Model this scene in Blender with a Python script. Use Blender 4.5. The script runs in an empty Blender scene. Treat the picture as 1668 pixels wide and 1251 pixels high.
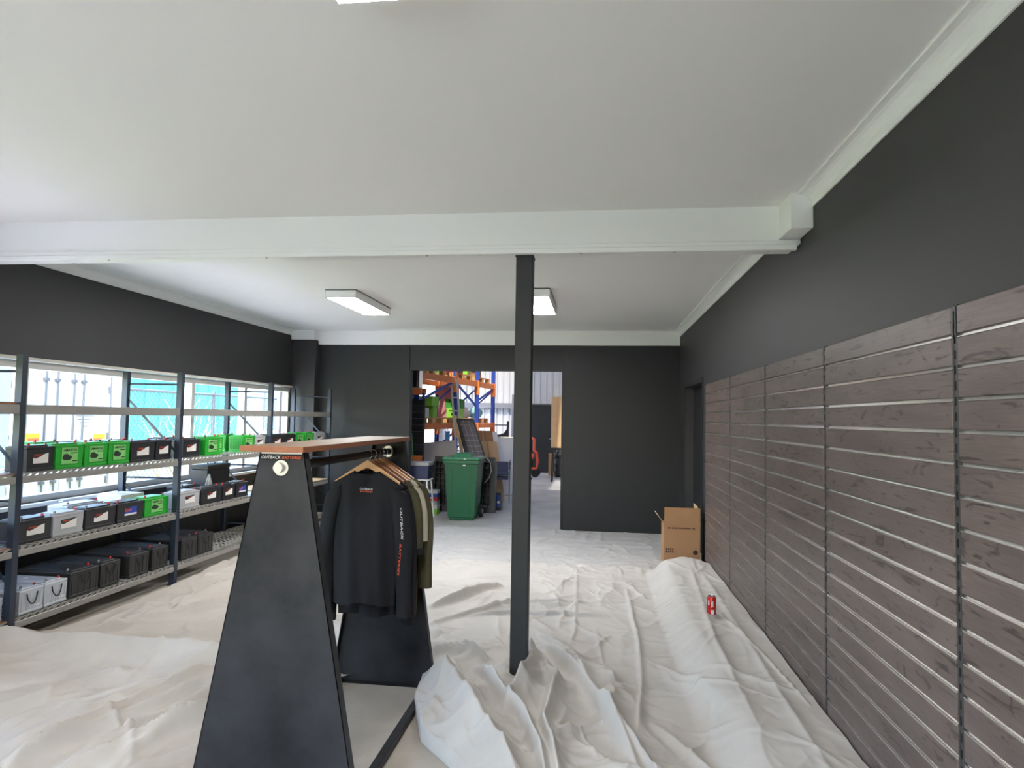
import bpy, bmesh, math, random
import numpy as np
from mathutils import Vector, Matrix

# ------------------------------------------------------------------ camera, world, sun, exposure
SC = bpy.context.scene
COL = SC.collection
R = random.Random(7)

YAW, PITCH, ROLL, CAM_H, FOCAL_PX = 0.1258, 0.0504, 0.01675, 1.60, 1090.0
fw = Vector((-math.sin(YAW) * math.cos(PITCH), math.cos(YAW) * math.cos(PITCH), math.sin(PITCH)))
rt = Vector((math.cos(YAW), math.sin(YAW), 0))
up = rt.cross(fw)
r2 = math.cos(ROLL) * rt + math.sin(ROLL) * up
u2 = -math.sin(ROLL) * rt + math.cos(ROLL) * up
cam_d = bpy.data.cameras.new('camera')
cam_d.sensor_width = 36.0
cam_d.lens = FOCAL_PX / 1668 * 36.0
cam_d.clip_start = 0.02
cam = bpy.data.objects.new('camera', cam_d)
COL.objects.link(cam)
cam.matrix_world = Matrix(((r2.x, u2.x, -fw.x, 0), (r2.y, u2.y, -fw.y, 0), (r2.z, u2.z, -fw.z, CAM_H), (0, 0, 0, 1)))
SC.camera = cam

SC.view_settings.view_transform = 'Standard'
SC.view_settings.look = 'None'
SC.view_settings.gamma = 1.0
SC.view_settings.use_curve_mapping = False
SC.view_settings.exposure = 1.1
SC.cycles.use_denoising = True
SC.cycles.max_bounces = 10
SC.cycles.diffuse_bounces = 6
SC.cycles.transparent_max_bounces = 16
SC.cycles.sample_clamp_indirect = 8.0

SKY_STRENGTH, SUN_STRENGTH, LAMP_STRENGTH = 1.5, 7.5, 28.0
world = bpy.data.worlds.new('sky')
SC.world = world
world.use_nodes = True
wn = world.node_tree
wn.nodes.clear()
sky = wn.nodes.new('ShaderNodeTexSky')
sky.sky_type = 'NISHITA'
sky.sun_disc = False
sky.sun_elevation = math.radians(52)
sky.sun_rotation = math.radians(174)
sky.air_density = 1.0
sky.dust_density = 1.9
bg = wn.nodes.new('ShaderNodeBackground')
bg.inputs['Strength'].default_value = SKY_STRENGTH
wo = wn.nodes.new('ShaderNodeOutputWorld')
wn.links.new(sky.outputs[0], bg.inputs[0])
wn.links.new(bg.outputs[0], wo.inputs[0])

sun_d = bpy.data.lights.new('sun', 'SUN')
sun_d.energy = SUN_STRENGTH
sun_d.angle = math.radians(1.0)
sun_d.color = (1.0, 0.97, 0.95)
sun = bpy.data.objects.new('sun', sun_d)
COL.objects.link(sun)
sun.location = (6, 4, 14)
sun.rotation_euler = Vector((0.06, -0.62, 0.78)).to_track_quat('Z', 'Y').to_euler()


# ------------------------------------------------------------------ materials
def lin(c):
    return tuple((v / 255 / 12.92 if v / 255 <= 0.04045 else ((v / 255 + 0.055) / 1.055) ** 2.4) for v in c)


MATS = {}


def mat(name, rgb, rough=0.5, metal=0.0, var=0.0, vscale=4.0, bump=0.0, bscale=60.0, stretch=(1, 1, 1), spec=0.5, emit=0.0, vcol=None, obj_coords=False):
    if name in MATS:
        return MATS[name]
    m = bpy.data.materials.new(name)
    m.use_nodes = True
    nt = m.node_tree
    b = nt.nodes['Principled BSDF']
    c = lin(rgb)
    b.inputs['Base Color'].default_value = (*c, 1)
    b.inputs['Roughness'].default_value = rough
    b.inputs['Metallic'].default_value = metal
    b.inputs['Specular IOR Level'].default_value = spec
    if emit:
        b.inputs['Emission Color'].default_value = (*c, 1)
        b.inputs['Emission Strength'].default_value = emit
    if var or bump:
        if obj_coords:
            tc = nt.nodes.new('ShaderNodeTexCoord'); src = tc.outputs['Object']
        else:
            tc = nt.nodes.new('ShaderNodeNewGeometry'); src = tc.outputs['Position']
        mp = nt.nodes.new('ShaderNodeMapping')
        mp.inputs['Scale'].default_value = stretch
        nt.links.new(src, mp.inputs['Vector'])
    if var:
        n = nt.nodes.new('ShaderNodeTexNoise')
        n.inputs['Scale'].default_value = vscale
        n.inputs['Detail'].default_value = 6
        n.inputs['Roughness'].default_value = 0.6
        nt.links.new(mp.outputs[0], n.inputs['Vector'])
        cr = nt.nodes.new('ShaderNodeValToRGB')
        cr.color_ramp.elements[0].position = 0.3
        cr.color_ramp.elements[1].position = 0.7
        lo = tuple(x * (1 - var) for x in c) if vcol is None else lin(vcol)
        hi = tuple(min(1, x * (1 + var)) for x in c)
        cr.color_ramp.elements[0].color = (*lo, 1)
        cr.color_ramp.elements[1].color = (*hi, 1)
        nt.links.new(n.outputs['Fac'], cr.inputs['Fac'])
        nt.links.new(cr.outputs[0], b.inputs['Base Color'])
    if bump:
        n2 = nt.nodes.new('ShaderNodeTexNoise')
        n2.inputs['Scale'].default_value = bscale
        n2.inputs['Detail'].default_value = 4
        nt.links.new(mp.outputs[0], n2.inputs['Vector'])
        bp = nt.nodes.new('ShaderNodeBump')
        bp.inputs['Strength'].default_value = bump
        bp.inputs['Distance'].default_value = 0.01
        nt.links.new(n2.outputs['Fac'], bp.inputs['Height'])
        nt.links.new(bp.outputs[0], b.inputs['Normal'])
    MATS[name] = m
    return m


def glass_mat(name='window glass', tint=(0.93, 0.96, 0.96)):
    m = bpy.data.materials.new(name)
    m.use_nodes = True
    nt = m.node_tree
    nt.nodes.clear()
    o = nt.nodes.new('ShaderNodeOutputMaterial')
    t = nt.nodes.new('ShaderNodeBsdfTransparent')
    t.inputs[0].default_value = (*tint, 1)
    g = nt.nodes.new('ShaderNodeBsdfGlossy')
    g.inputs['Roughness'].default_value = 0.03
    lw = nt.nodes.new('ShaderNodeLayerWeight')
    lw.inputs['Blend'].default_value = 0.5
    pw = nt.nodes.new('ShaderNodeMath'); pw.operation = 'POWER'; pw.inputs[1].default_value = 5.0
    fr = nt.nodes.new('ShaderNodeMath'); fr.operation = 'MULTIPLY_ADD'; fr.inputs[1].default_value = 0.5; fr.inputs[2].default_value = 0.02
    nt.links.new(lw.outputs['Facing'], pw.inputs[0]); nt.links.new(pw.outputs[0], fr.inputs[0])
    mx = nt.nodes.new('ShaderNodeMixShader')
    nt.links.new(fr.outputs[0], mx.inputs[0])
    nt.links.new(t.outputs[0], mx.inputs[1])
    nt.links.new(g.outputs[0], mx.inputs[2])
    nt.links.new(mx.outputs[0], o.inputs[0])
    return m


def slat_mat():
    """grey weathered timber print: long grain, dark cracks and knots, a shift for each slat"""
    m = bpy.data.materials.new('grey timber slat')
    m.use_nodes = True
    nt = m.node_tree
    b = nt.nodes['Principled BSDF']
    b.inputs['Roughness'].default_value = 0.42
    g = nt.nodes.new('ShaderNodeNewGeometry')
    oi = nt.nodes.new('ShaderNodeObjectInfo')
    ad = nt.nodes.new('ShaderNodeVectorMath'); ad.operation = 'MULTIPLY_ADD'
    ad.inputs[1].default_value = (1, 1, 1)
    cmb = nt.nodes.new('ShaderNodeCombineXYZ')
    mu = nt.nodes.new('ShaderNodeMath'); mu.operation = 'MULTIPLY'; mu.inputs[1].default_value = 37.0
    nt.links.new(oi.outputs['Random'], mu.inputs[0])
    nt.links.new(mu.outputs[0], cmb.inputs[0]); nt.links.new(mu.outputs[0], cmb.inputs[1])
    nt.links.new(g.outputs['Position'], ad.inputs[0]); nt.links.new(cmb.outputs[0], ad.inputs[2])

    def noise(scale, stretch, detail=6, dist=0.0):
        mp = nt.nodes.new('ShaderNodeMapping'); mp.inputs['Scale'].default_value = stretch
        nt.links.new(ad.outputs[0], mp.inputs[0])
        n = nt.nodes.new('ShaderNodeTexNoise'); n.inputs['Scale'].default_value = scale
        n.inputs['Detail'].default_value = detail; n.inputs['Distortion'].default_value = dist
        nt.links.new(mp.outputs[0], n.inputs['Vector'])
        return n.outputs['Fac']

    def ramp(fac, stops):
        r = nt.nodes.new('ShaderNodeValToRGB')
        e = r.color_ramp.elements
        e[0].position, e[0].color = stops[0][0], (*stops[0][1], 1)
        e[1].position, e[1].color = stops[-1][0], (*stops[-1][1], 1)
        for p, c in stops[1:-1]:
            q = e.new(p); q.color = (*c, 1)
        nt.links.new(fac, r.inputs[0])
        return r.outputs[0]

    def mixc(kind, a, bb, f=1.0):
        x = nt.nodes.new('ShaderNodeMixRGB'); x.blend_type = kind; x.inputs[0].default_value = f
        nt.links.new(a, x.inputs[1]); nt.links.new(bb, x.inputs[2])
        return x.outputs[0]
    base = ramp(noise(3.0, (1, 0.7, 3.0)), [(0.3, lin((88, 76, 73))), (0.7, lin((106, 93, 89)))])
    grain = ramp(noise(9.0, (1, 0.9, 26.0), 8, 0.4), [(0.3, (0.80, 0.79, 0.78)), (0.65, (1.06, 1.06, 1.06))])
    crack = ramp(noise(4.0, (1, 1.3, 11.0), 5, 0.9), [(0.33, (0.34, 0.32, 0.31)), (0.40, (1, 1, 1))])
    knot = ramp(noise(5.5, (1, 1.8, 3.2), 4, 1.2), [(0.29, (0.38, 0.35, 0.33)), (0.37, (1, 1, 1))])
    c = mixc('MULTIPLY', mixc('MULTIPLY', mixc('MULTIPLY', base, grain), crack), knot)
    nt.links.new(c, b.inputs['Base Color'])
    return m


def cloth_mat(name, rgb):
    m = mat(name, rgb, 0.9, 0, 0.06, 3.0, 0.35, 9.0, spec=0.15)
    return m


M = dict(
    charcoal=mat('charcoal wall paint', (50, 49, 50), 0.55, 0, 0.05, 1.2),
    charcoal2=mat('charcoal panel paint', (30, 31, 33), 0.55, 0, 0.04, 1.2),
    seam=mat('dark seam', (30, 30, 31), 0.6),
    ceil=mat('white ceiling paint', (240, 238, 236), 0.6, 0, 0.012, 0.7),
    white=mat('white gloss paint', (240, 239, 237), 0.35),
    cream=mat('cream window frame', (214, 208, 198), 0.5),
    frame=mat('aluminium frame', (196, 193, 188), 0.4, 0.2),
    conc=mat('concrete floor', (172, 164, 152), 0.55, 0, 0.10, 5.0, 0.12, 40),
    pave=mat('outdoor pavement', (186, 184, 182), 0.7, 0, 0.08, 2.0),
    ladderalu=mat('dull ladder aluminium', (206, 205, 200), 0.45, 0.3),
    conc2=mat('warehouse concrete', (182, 178, 174), 0.42, 0, 0.22, 1.6, 0.1, 30),
    glass=glass_mat(),
    slat=slat_mat(),
    alu=mat('bright aluminium', (222, 218, 214), 0.22, 0.85),
    std=mat('dark slotted steel', (74, 74, 76), 0.45, 0.5),
    black=mat('black void', (14, 14, 15), 0.7),
    slate=mat('slate blue upright', (46, 54, 68), 0.4, 0.25),
    beam=mat('grey shelf beam', (150, 146, 140), 0.45, 0.3, 0.06, 12),
    deck=mat('galvanised mesh deck', (205, 202, 192), 0.4, 0.45),
    timber=mat('shelf timber', (150, 100, 64), 0.55, 0, 0.15, 8, stretch=(6, 1, 1)),
    bblack=mat('black battery case', (38, 37, 39), 0.38),
    bcharc=mat('charcoal battery case', (44, 43, 43), 0.5, 0, 0.05, 20),
    bgreen=mat('green battery case', (34, 160, 44), 0.4),
    bgrey=mat('grey battery case', (170, 170, 172), 0.45),
    bpale=mat('pale grey battery case', (188, 190, 196), 0.4),
    red=mat('red cap', (190, 40, 34), 0.4),
    dred=mat('dark red sticker', (92, 26, 22), 0.45),
    orange=mat('orange print', (226, 92, 44), 0.5),
    stwhite=mat('white sticker', (226, 222, 216), 0.45),
    stlime=mat('light green sticker', (128, 196, 112), 0.45),
    stdark=mat('dark print', (24, 44, 30), 0.5),
    stblue=mat('blue sticker', (34, 70, 170), 0.4),
    lead=mat('lead terminal', (140, 136, 130), 0.4, 0.7),
    brown=mat('brown cap', (110, 66, 50), 0.5),
    steel=mat('blackened steel', (46, 46, 49), 0.5, 0.2, 0.45, 3.0, 0.05, 14, vcol=(28, 28, 30), spec=0.25),
    zinc=mat('zinc bolt', (186, 184, 176), 0.35, 0.7),
    oak=mat('rack timber top', (142, 108, 80), 0.5, 0, 0.14, 9, stretch=(8, 1, 1)),
    oakedge=mat('rack timber edge', (142, 88, 60), 0.55, 0, 0.12, 9, stretch=(6, 6, 12)),
    hanger=mat('hanger wood', (205, 150, 96), 0.4, 0, 0.10, 14, stretch=(2, 8, 8)),
    hanger2=mat('dark hanger wood', (150, 92, 54), 0.4, 0, 0.10, 14),
    chrome=mat('chrome', (220, 220, 222), 0.15, 1.0),
    shblack=mat('black jersey', (36, 36, 40), 0.85, 0, 0.06, 30, 0.15, 300, spec=0.2),
    sholive=mat('olive jersey', (78, 74, 54), 0.85, 0, 0.06, 30, 0.15, 300, spec=0.2),
    shstone=mat('stone jersey', (188, 180, 162), 0.85, 0, 0.05, 30, 0.15, 300, spec=0.2),
    prwhite=mat('white print', (230, 230, 230), 0.6),
    cloth=cloth_mat('canvas drop cloth', (188, 183, 177)),
    cloth2=cloth_mat('warm canvas drop cloth', (194, 185, 175)),
    cloth3=cloth_mat('pale canvas drop cloth', (178, 176, 174)),
    card=mat('cardboard', (168, 126, 90), 0.8, 0, 0.05, 6),
    card2=mat('pale cardboard', (206, 172, 132), 0.8, 0, 0.05, 6),
    ink=mat('dark brown ink', (60, 40, 30), 0.8),
    canred=mat('red can', (200, 34, 28), 0.25, 0.3),
    bin=mat('green wheelie bin plastic', (10, 84, 50), 0.4, 0, 0.05, 6),
    bin2=mat('green bin lid plastic', (30, 112, 74), 0.35),
    rubber=mat('black rubber', (24, 24, 25), 0.7),
    plblack=mat('black moulded plastic', (26, 26, 27), 0.42),
    rackblue=mat('rack blue', (44, 74, 170), 0.45),
    rackor=mat('rack orange', (244, 136, 70), 0.45),
    pallet=mat('pallet pine', (214, 168, 112), 0.7, 0, 0.12, 8, stretch=(1, 1, 6)),
    lime=mat('lime carton', (150, 216, 70), 0.6, 0, 0.06, 6),
    lime2=mat('deep green carton', (66, 150, 50), 0.6),
    mar=mat('maroon crate', (128, 40, 40), 0.6),
    corr=mat('grey corrugated steel', (196, 194, 198), 0.45, 0.3, 0.04, 2),
    girt=mat('grey steel girt', (128, 126, 132), 0.5, 0.3),
    whboard=mat('whiteboard', (226, 228, 238), 0.3),
    greybd=mat('grey fibre sheet', (168, 160, 158), 0.7, 0, 0.05, 5),
    solar=mat('solar cells', (98, 90, 102), 0.25, 0, 0.1, 20),
    solarl=mat('solar cell lines', (176, 168, 172), 0.4),
    ply=mat('pine ply', (226, 190, 140), 0.6, 0, 0.08, 8),
    jug=mat('blue jug', (46, 110, 200), 0.3),
    skyblue=mat('light blue post', (90, 160, 220), 0.4),
    grn=mat('green pole', (40, 130, 70), 0.4),
    pink=mat('pink sheet', (214, 140, 150), 0.6),
    genred=mat('orange generator frame', (226, 92, 66), 0.4),
    esky=mat('navy box', (58, 64, 96), 0.45),
    contw=mat('white container paint', (172, 172, 170), 0.5),
    contg=mat('blue grey shed', (126, 140, 156), 0.6),
    teal=mat('teal shed', (62, 142, 138), 0.6),
    pole=mat('galvanised pole', (84, 86, 90), 0.4, 0.4),
    wire=mat('fence wire', (92, 104, 98), 0.5, 0.3),
    grass=mat('dry grass', (150, 158, 96), 0.95, 0, 0.35, 3, 0.6, 30, vcol=(104, 118, 62)),
    yellow=mat('yellow placard', (222, 172, 20), 0.5),
    coral=mat('orange placard', (206, 84, 44), 0.5),
    diff=mat('lit diffuser', (255, 255, 255), 0.5, emit=LAMP_STRENGTH),
    pastel=mat('pale blue bag', (160, 210, 214), 0.6),
    roofclear=glass_mat('added skylight sheet', (0.52, 0.52, 0.50)),  # for the skylights added over the warehouse
    twig=mat('twig bark', (150, 132, 112), 0.9),
)


# ------------------------------------------------------------------ mesh helpers
class MB:
    def __init__(s):
        s.v, s.f = [], []

    def add(s, verts, faces):
        o = len(s.v)
        s.v += [tuple(p) for p in verts]
        s.f += [tuple(i + o for i in f) for f in faces]
        return s

    def box(s, x0, x1, y0, y1, z0, z1, b=0.0, seg=1):
        if b:
            bm = bmesh.new()
            bmesh.ops.create_cube(bm, size=1)
            for v in bm.verts:
                v.co = Vector((x0 + (v.co.x + .5) * (x1 - x0), y0 + (v.co.y + .5) * (y1 - y0), z0 + (v.co.z + .5) * (z1 - z0)))
            bmesh.ops.bevel(bm, geom=bm.edges[:], offset=b, segments=seg, affect='EDGES', profile=0.5)
            bm.verts.index_update()
            s.add([v.co[:] for v in bm.verts], [[v.index for v in f.verts] for f in bm.faces])
            bm.free()
            return s
        V = [(x0, y0, z0), (x1, y0, z0), (x1, y1, z0), (x0, y1, z0), (x0, y0, z1), (x1, y0, z1), (x1, y1, z1), (x0, y1, z1)]
        return s.add(V, [(0, 3, 2, 1), (4, 5, 6, 7), (0, 1, 5, 4), (1, 2, 6, 5), (2, 3, 7, 6), (3, 0, 4, 7)])

    def taper(s, x0, x1, y0, y1, z0, z1, dx, dy):
        """box whose base is inset by dx, dy against its top"""
        V = [(x0 + dx, y0 + dy, z0), (x1 - dx, y0 + dy, z0), (x1 - dx, y1 - dy, z0), (x0 + dx, y1 - dy, z0), (x0, y0, z1), (x1, y0, z1), (x1, y1, z1), (x0, y1, z1)]
        return s.add(V, [(0, 3, 2, 1), (4, 5, 6, 7), (0, 1, 5, 4), (1, 2, 6, 5), (2, 3, 7, 6), (3, 0, 4, 7)])

    def bar(s, a, b, w, h, upv=(0, 0, 1)):
        a, b = Vector(a), Vector(b)
        d = (b - a).normalized()
        u = Vector(upv)
        if abs(d.dot(u)) > 0.98:
            u = Vector((1, 0, 0))
        sd = d.cross(u).normalized() * (w / 2)
        t = sd.cross(d).normalized() * (h / 2)
        V = [a - sd - t, a + sd - t, a + sd + t, a - sd + t, b - sd - t, b + sd - t, b + sd + t, b - sd + t]
        return s.add(V, [(0, 1, 2, 3), (7, 6, 5, 4), (0, 4, 5, 1), (1, 5, 6, 2), (2, 6, 7, 3), (3, 7, 4, 0)])

    def tube(s, pts, r, n=8, caps=True):
        pts = [Vector(p) for p in pts]
        rr = r if isinstance(r, (list, tuple)) else [r] * len(pts)
        rings = []
        prev = None
        for i, p in enumerate(pts):
            d = (pts[min(i + 1, len(pts) - 1)] - pts[max(i - 1, 0)]).normalized()
            if prev is None:
                a = Vector((0, 0, 1)) if abs(d.z) < 0.9 else Vector((1, 0, 0))
                e = d.cross(a).normalized()
            else:
                e = (prev - d * prev.dot(d)).normalized()
            prev = e
            f = d.cross(e)
            rings.append([p + (e * math.cos(2 * math.pi * k / n) + f * math.sin(2 * math.pi * k / n)) * rr[i] for k in range(n)])
        V = [q for ring in rings for q in ring]
        F = []
        for i in range(len(pts) - 1):
            for k in range(n):
                F.append((i * n + k, i * n + (k + 1) % n, (i + 1) * n + (k + 1) % n, (i + 1) * n + k))
        if caps:
            F.append(tuple(range(n - 1, -1, -1)))
            F.append(tuple((len(pts) - 1) * n + k for k in range(n)))
        return s.add(V, F)

    def lathe(s, prof, n=24, c=(0, 0, 0)):
        V, F = [], []
        for r, z in prof:
            for k in range(n):
                a = 2 * math.pi * k / n
                V.append((c[0] + r * math.cos(a), c[1] + r * math.sin(a), c[2] + z))
        for i in range(len(prof) - 1):
            for k in range(n):
                F.append((i * n + k, i * n + (k + 1) % n, (i + 1) * n + (k + 1) % n, (i + 1) * n + k))
        F.append(tuple(range(n - 1, -1, -1)))
        F.append(tuple((len(prof) - 1) * n + k for k in range(n)))
        return s.add(V, F)

    def plate(s, pts, th):
        """polygon of 3D points given thickness th along its normal"""
        P = [Vector(p) for p in pts]
        nrm = (P[1] - P[0]).cross(P[2] - P[0]).normalized() * th
        n = len(P)
        return s.add(P + [p + nrm for p in P], [tuple(range(n - 1, -1, -1)), tuple(range(n, 2 * n))] + [(i, (i + 1) % n, n + (i + 1) % n, n + i) for i in range(n)])

    def mesh(s, name, m, smooth=False):
        me = bpy.data.meshes.new(name)
        me.from_pydata(s.v, [], s.f)
        me.materials.append(m)
        bm = bmesh.new(); bm.from_mesh(me)
        bmesh.ops.recalc_face_normals(bm, faces=bm.faces[:])
        bm.to_mesh(me); bm.free()
        if smooth:
            me.polygons.foreach_set('use_smooth', [True] * len(me.polygons))
            me.set_sharp_from_angle(angle=math.radians(38))
        me.update()
        return me


def link(name, me, parent=None, loc=(0, 0, 0), rot=(0, 0, 0), **props):
    o = bpy.data.objects.new(name, me)
    COL.objects.link(o)
    o.location = loc
    o.rotation_euler = rot
    if parent is not None:
        o.parent = parent
    for k, v in props.items():
        o[k] = v
    return o


def part(name, mb, m, parent, smooth=False, loc=(0, 0, 0), rot=(0, 0, 0), **props):
    return link(name, mb.mesh(name, m, smooth), parent, loc, rot, **props)


def thing(name, label, cat, loc=(0, 0, 0), rotz=0.0, group=None):
    o = bpy.data.objects.new(name, None)
    COL.objects.link(o)
    o.empty_display_size = 0.1
    o.location = loc
    o.rotation_euler = (0, 0, rotz)
    o['label'] = label
    o['category'] = cat
    if group:
        o['group'] = group
    return o


def struct(name, mb, m, smooth=False, label=None):
    o = link(name, mb.mesh(name, m, smooth), kind='structure')
    if label:
        o['label'] = label
    return o


TEXTS = {}


def text_mesh(s, m, width, height=None, shear=0.0):
    """flat lettering, centred, in the local XY plane, scaled to the given width"""
    key = (s, m.name, width, height, shear)
    if key in TEXTS:
        return TEXTS[key]
    cu = bpy.data.curves.new('lettering', 'FONT')
    cu.body = s
    cu.align_x, cu.align_y = 'CENTER', 'CENTER'
    cu.extrude = 0.0
    cu.offset = 0.012
    cu.shear = shear
    cu.resolution_u = 2
    ob = bpy.data.objects.new('lettering', cu)
    COL.objects.link(ob)
    bpy.context.view_layer.update()
    me = bpy.data.meshes.new_from_object(ob.evaluated_get(bpy.context.evaluated_depsgraph_get()))
    bpy.data.objects.remove(ob)
    xs = [v.co.x for v in me.vertices]; ys = [v.co.y for v in me.vertices]
    sx = width / (max(xs) - min(xs))
    sy = sx if height is None else height / (max(ys) - min(ys))
    cx, cy = (max(xs) + min(xs)) / 2, (max(ys) + min(ys)) / 2
    for v in me.vertices:
        v.co = ((v.co.x - cx) * sx, (v.co.y - cy) * sy, 0)
    me.materials.clear()
    me.materials.append(m)
    me.name = 'lettering'
    TEXTS[key] = me
    return me


FACE_PX = (math.pi / 2, 0, math.pi / 2)      # lettering read from +X
FACE_NY = (math.pi / 2, 0, 0)                # lettering read from -Y

# ------------------------------------------------------------------ the room
XL, XR, YB, YF, ZC = -4.55, 1.17, 9.72, -2.5, 2.865

struct('floor', MB().box(XL - 0.2, XR + 0.2, YF - 0.2, YB, -0.1, 0), M['conc'])
struct('floor_warehouse', MB().box(-4.85, 3.2, YB, 20.6, -0.1, 0), M['conc2'])
struct('ceiling', MB().box(XL - 0.2, XR + 0.2, YF - 0.2, YB + 0.12, ZC, ZC + 0.15), M['ceil'])

# right wall with a doorway beyond the slat panels
w = MB()
w.box(XR, XR + 0.2, YF, 7.62, 0, ZC)
w.box(XR, XR + 0.2, 9.05, YB, 0, ZC)
w.box(XR, XR + 0.2, 7.62, 9.05, 2.03, ZC)
struct('wall_right', w, M['charcoal'])
d1 = struct('door_1', MB().box(XR + 0.10, XR + 0.15, 7.62, 9.05, 0.005, 2.03), M['charcoal2'])
part('handle', MB().tube([(XR + 0.10, 7.82, 0.98), (XR + 0.03, 7.82, 0.98), (XR + 0.03, 7.80, 0.90), (XR + 0.03, 7.78, 0.80)], 0.012), M['white'], d1, True)
t = MB()
t.box(XR - 0.012, XR + 0.0, 9.05, 9.10, 0, 2.08)
t.box(XR - 0.012, XR + 0.0, 7.57, 7.62, 0, 2.08)
t.box(XR - 0.012, XR + 0.0, 7.62, 9.05, 2.03, 2.08)
struct('trim_1', t, M['charcoal2'])

# left wall with the strip window
WY0, WY1, WZ0, WZ1 = 0.32, 9.77, 0.84, 2.01
WY1 = min(WY1, 9.60)
w = MB()
w.box(XL - 0.2, XL, YF, YB, 0, WZ0)
w.box(XL - 0.2, XL, YF, YB, WZ1, ZC)
w.box(XL - 0.2, XL, YF, WY0, WZ0, WZ1)
w.box(XL - 0.2, XL, WY1, YB, WZ0, WZ1)
struct('wall_left', w, M['charcoal'])
mull = [WY0 + 0.03, 1.46, 2.60, 3.74, 4.88, 6.02, 7.16, 8.32, WY1 - 0.03]
w1 = struct('window_1', MB().box(XL - 0.13, XL - 0.04, WY0, WY1, WZ1 - 0.075, WZ1 - 0.015), M['frame'])
part('window_sill', MB().box(XL - 0.03, XL + 0.05, WY0 - 0.03, WY1, WZ0 - 0.03, WZ0, 0.004), M['white'], w1)
part('bottom_rail', MB().box(XL - 0.13, XL - 0.04, WY0, WY1, WZ0, WZ0 + 0.055), M['frame'], w1)
part('head_trim', MB().box(XL - 0.02, XL + 0.015, WY0, WY1, WZ1 - 0.012, WZ1 + 0.012), M['cream'], w1)
for i, y in enumerate(mull):
    part('mullion', MB().box(XL - 0.13, XL - 0.04, y - 0.03, y + 0.03, WZ0 + 0.055, WZ1 - 0.075), M['frame'], w1)
    if i + 1 < len(mull):
        y2 = mull[i + 1]
        part('pane', MB().box(XL - 0.092, XL - 0.088, y + 0.03, y2 - 0.03, WZ0 + 0.055, WZ1 - 0.075), M['glass'], w1)

# far wall of wide painted panels round the opening to the warehouse
OX0, OX1, OZ = -2.76, -0.50, 2.285
w = MB()
w.box(XL, OX0 - 0.02, YB, YB + 0.12, 0, ZC)
w.box(OX1 + 0.03, XR + 0.2, YB, YB + 0.12, 0, ZC)
w.box(OX0 - 0.014, OX1 + 0.024, YB + 0.004, YB + 0.12, OZ, ZC)
w.box(OX0 - 0.02, OX1 + 0.03, YB + 0.02, YB + 0.11, OZ + 0.001, ZC - 0.001)
struct('wall_back', w, M['charcoal2'])
t = MB()
t.box(OX0 - 0.02, OX0, YB - 0.012, YB + 0.13, 0, OZ)
t.box(OX1, OX1 + 0.03, YB - 0.012, YB + 0.13, 0, OZ)
struct('trim_2', t, M['charcoal2'])
struct('trim_3', MB().box(XL + 0.0, -4.19, 9.56, YB, 0, 2.72).box(-4.20, -4.185, 9.55, YB, 0, 2.66), M['charcoal'], label='boxed column in the far corner')
t = MB().box(-4.19, XR, YB - 0.06, YB, 2.66, ZC)
t.box(XL, -4.19, 9.50, YB, 2.72, ZC)
struct('trim_4', t, M['white'], label='flat white fascia above the far wall')

# wall behind the camera: unseen window added to bring daylight into the room
w = MB()
FX0, FX1, FZ0, FZ1 = -3.6, -0.6, 0.75, 2.2
w.box(XL - 0.2, FX0, YF - 0.2, YF, 0, ZC)
w.box(FX1, XR + 0.2, YF - 0.2, YF, 0, ZC)
w.box(FX0, FX1, YF - 0.2, YF, 0, FZ0)
w.box(FX0, FX1, YF - 0.2, YF, FZ1, ZC)
struct('wall_front', w, M['charcoal'])
w2 = struct('added_window', MB().box(FX0, FX1, YF - 0.12, YF - 0.06, FZ0, FZ0 + 0.06).box(FX0, FX1, YF - 0.12, YF - 0.06, FZ1 - 0.06, FZ1), M['frame'])
for i in range(4):
    x = FX0 + i * (FX1 - FX0) / 3
    part('mullion', MB().box(x - 0.03, x + 0.03, YF - 0.12, YF - 0.06, FZ0 + 0.06, FZ1 - 0.06), M['frame'], w2)
    if i < 3:
        part('pane', MB().box(x + 0.03, x + (FX1 - FX0) / 3 - 0.03, YF - 0.092, YF - 0.088, FZ0 + 0.06, FZ1 - 0.06), M['glass'], w2)


def cornice(name, side, y0, y1):
    """cove cornice along a side wall, with a small bead at each edge"""
    c = 0.082
    prof = [(0, 0), (0, -c), (-0.008, -c)]
    for k in range(7):
        a = math.radians(90 * k / 6)
        prof.append((-c + (c - 0.008) * math.cos(a) * 1.0 + 0 - 0.0, -c + (c - 0.008) * math.sin(a)) if False else (-0.008 - (c - 0.018) * (1 - math.cos(a)), -c + 0.004 + (c - 0.014) * math.sin(a)))
    prof += [(-c, -0.010), (-c, 0)]
    x = XR if side > 0 else XL
    P0 = [(x + side * px, y0, ZC + pz) for px, pz in prof]
    P1 = [(x + side * px, y1, ZC + pz) for px, pz in prof]
    n = len(prof)
    mb = MB().add(P0 + P1, [(i, (i + 1) % n, n + (i + 1) % n, n + i) for i in range(n)] + [tuple(range(n - 1, -1, -1)), tuple(range(n, 2 * n))])
    struct(name, mb, M['white'])


cornice('trim_5', 1, YF, 3.79)
cornice('trim_6', 1, 4.20, YB - 0.06)
cornice('trim_7', -1, YF, 4.02)
cornice('trim_8', -1, 4.20, 9.50)

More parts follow.
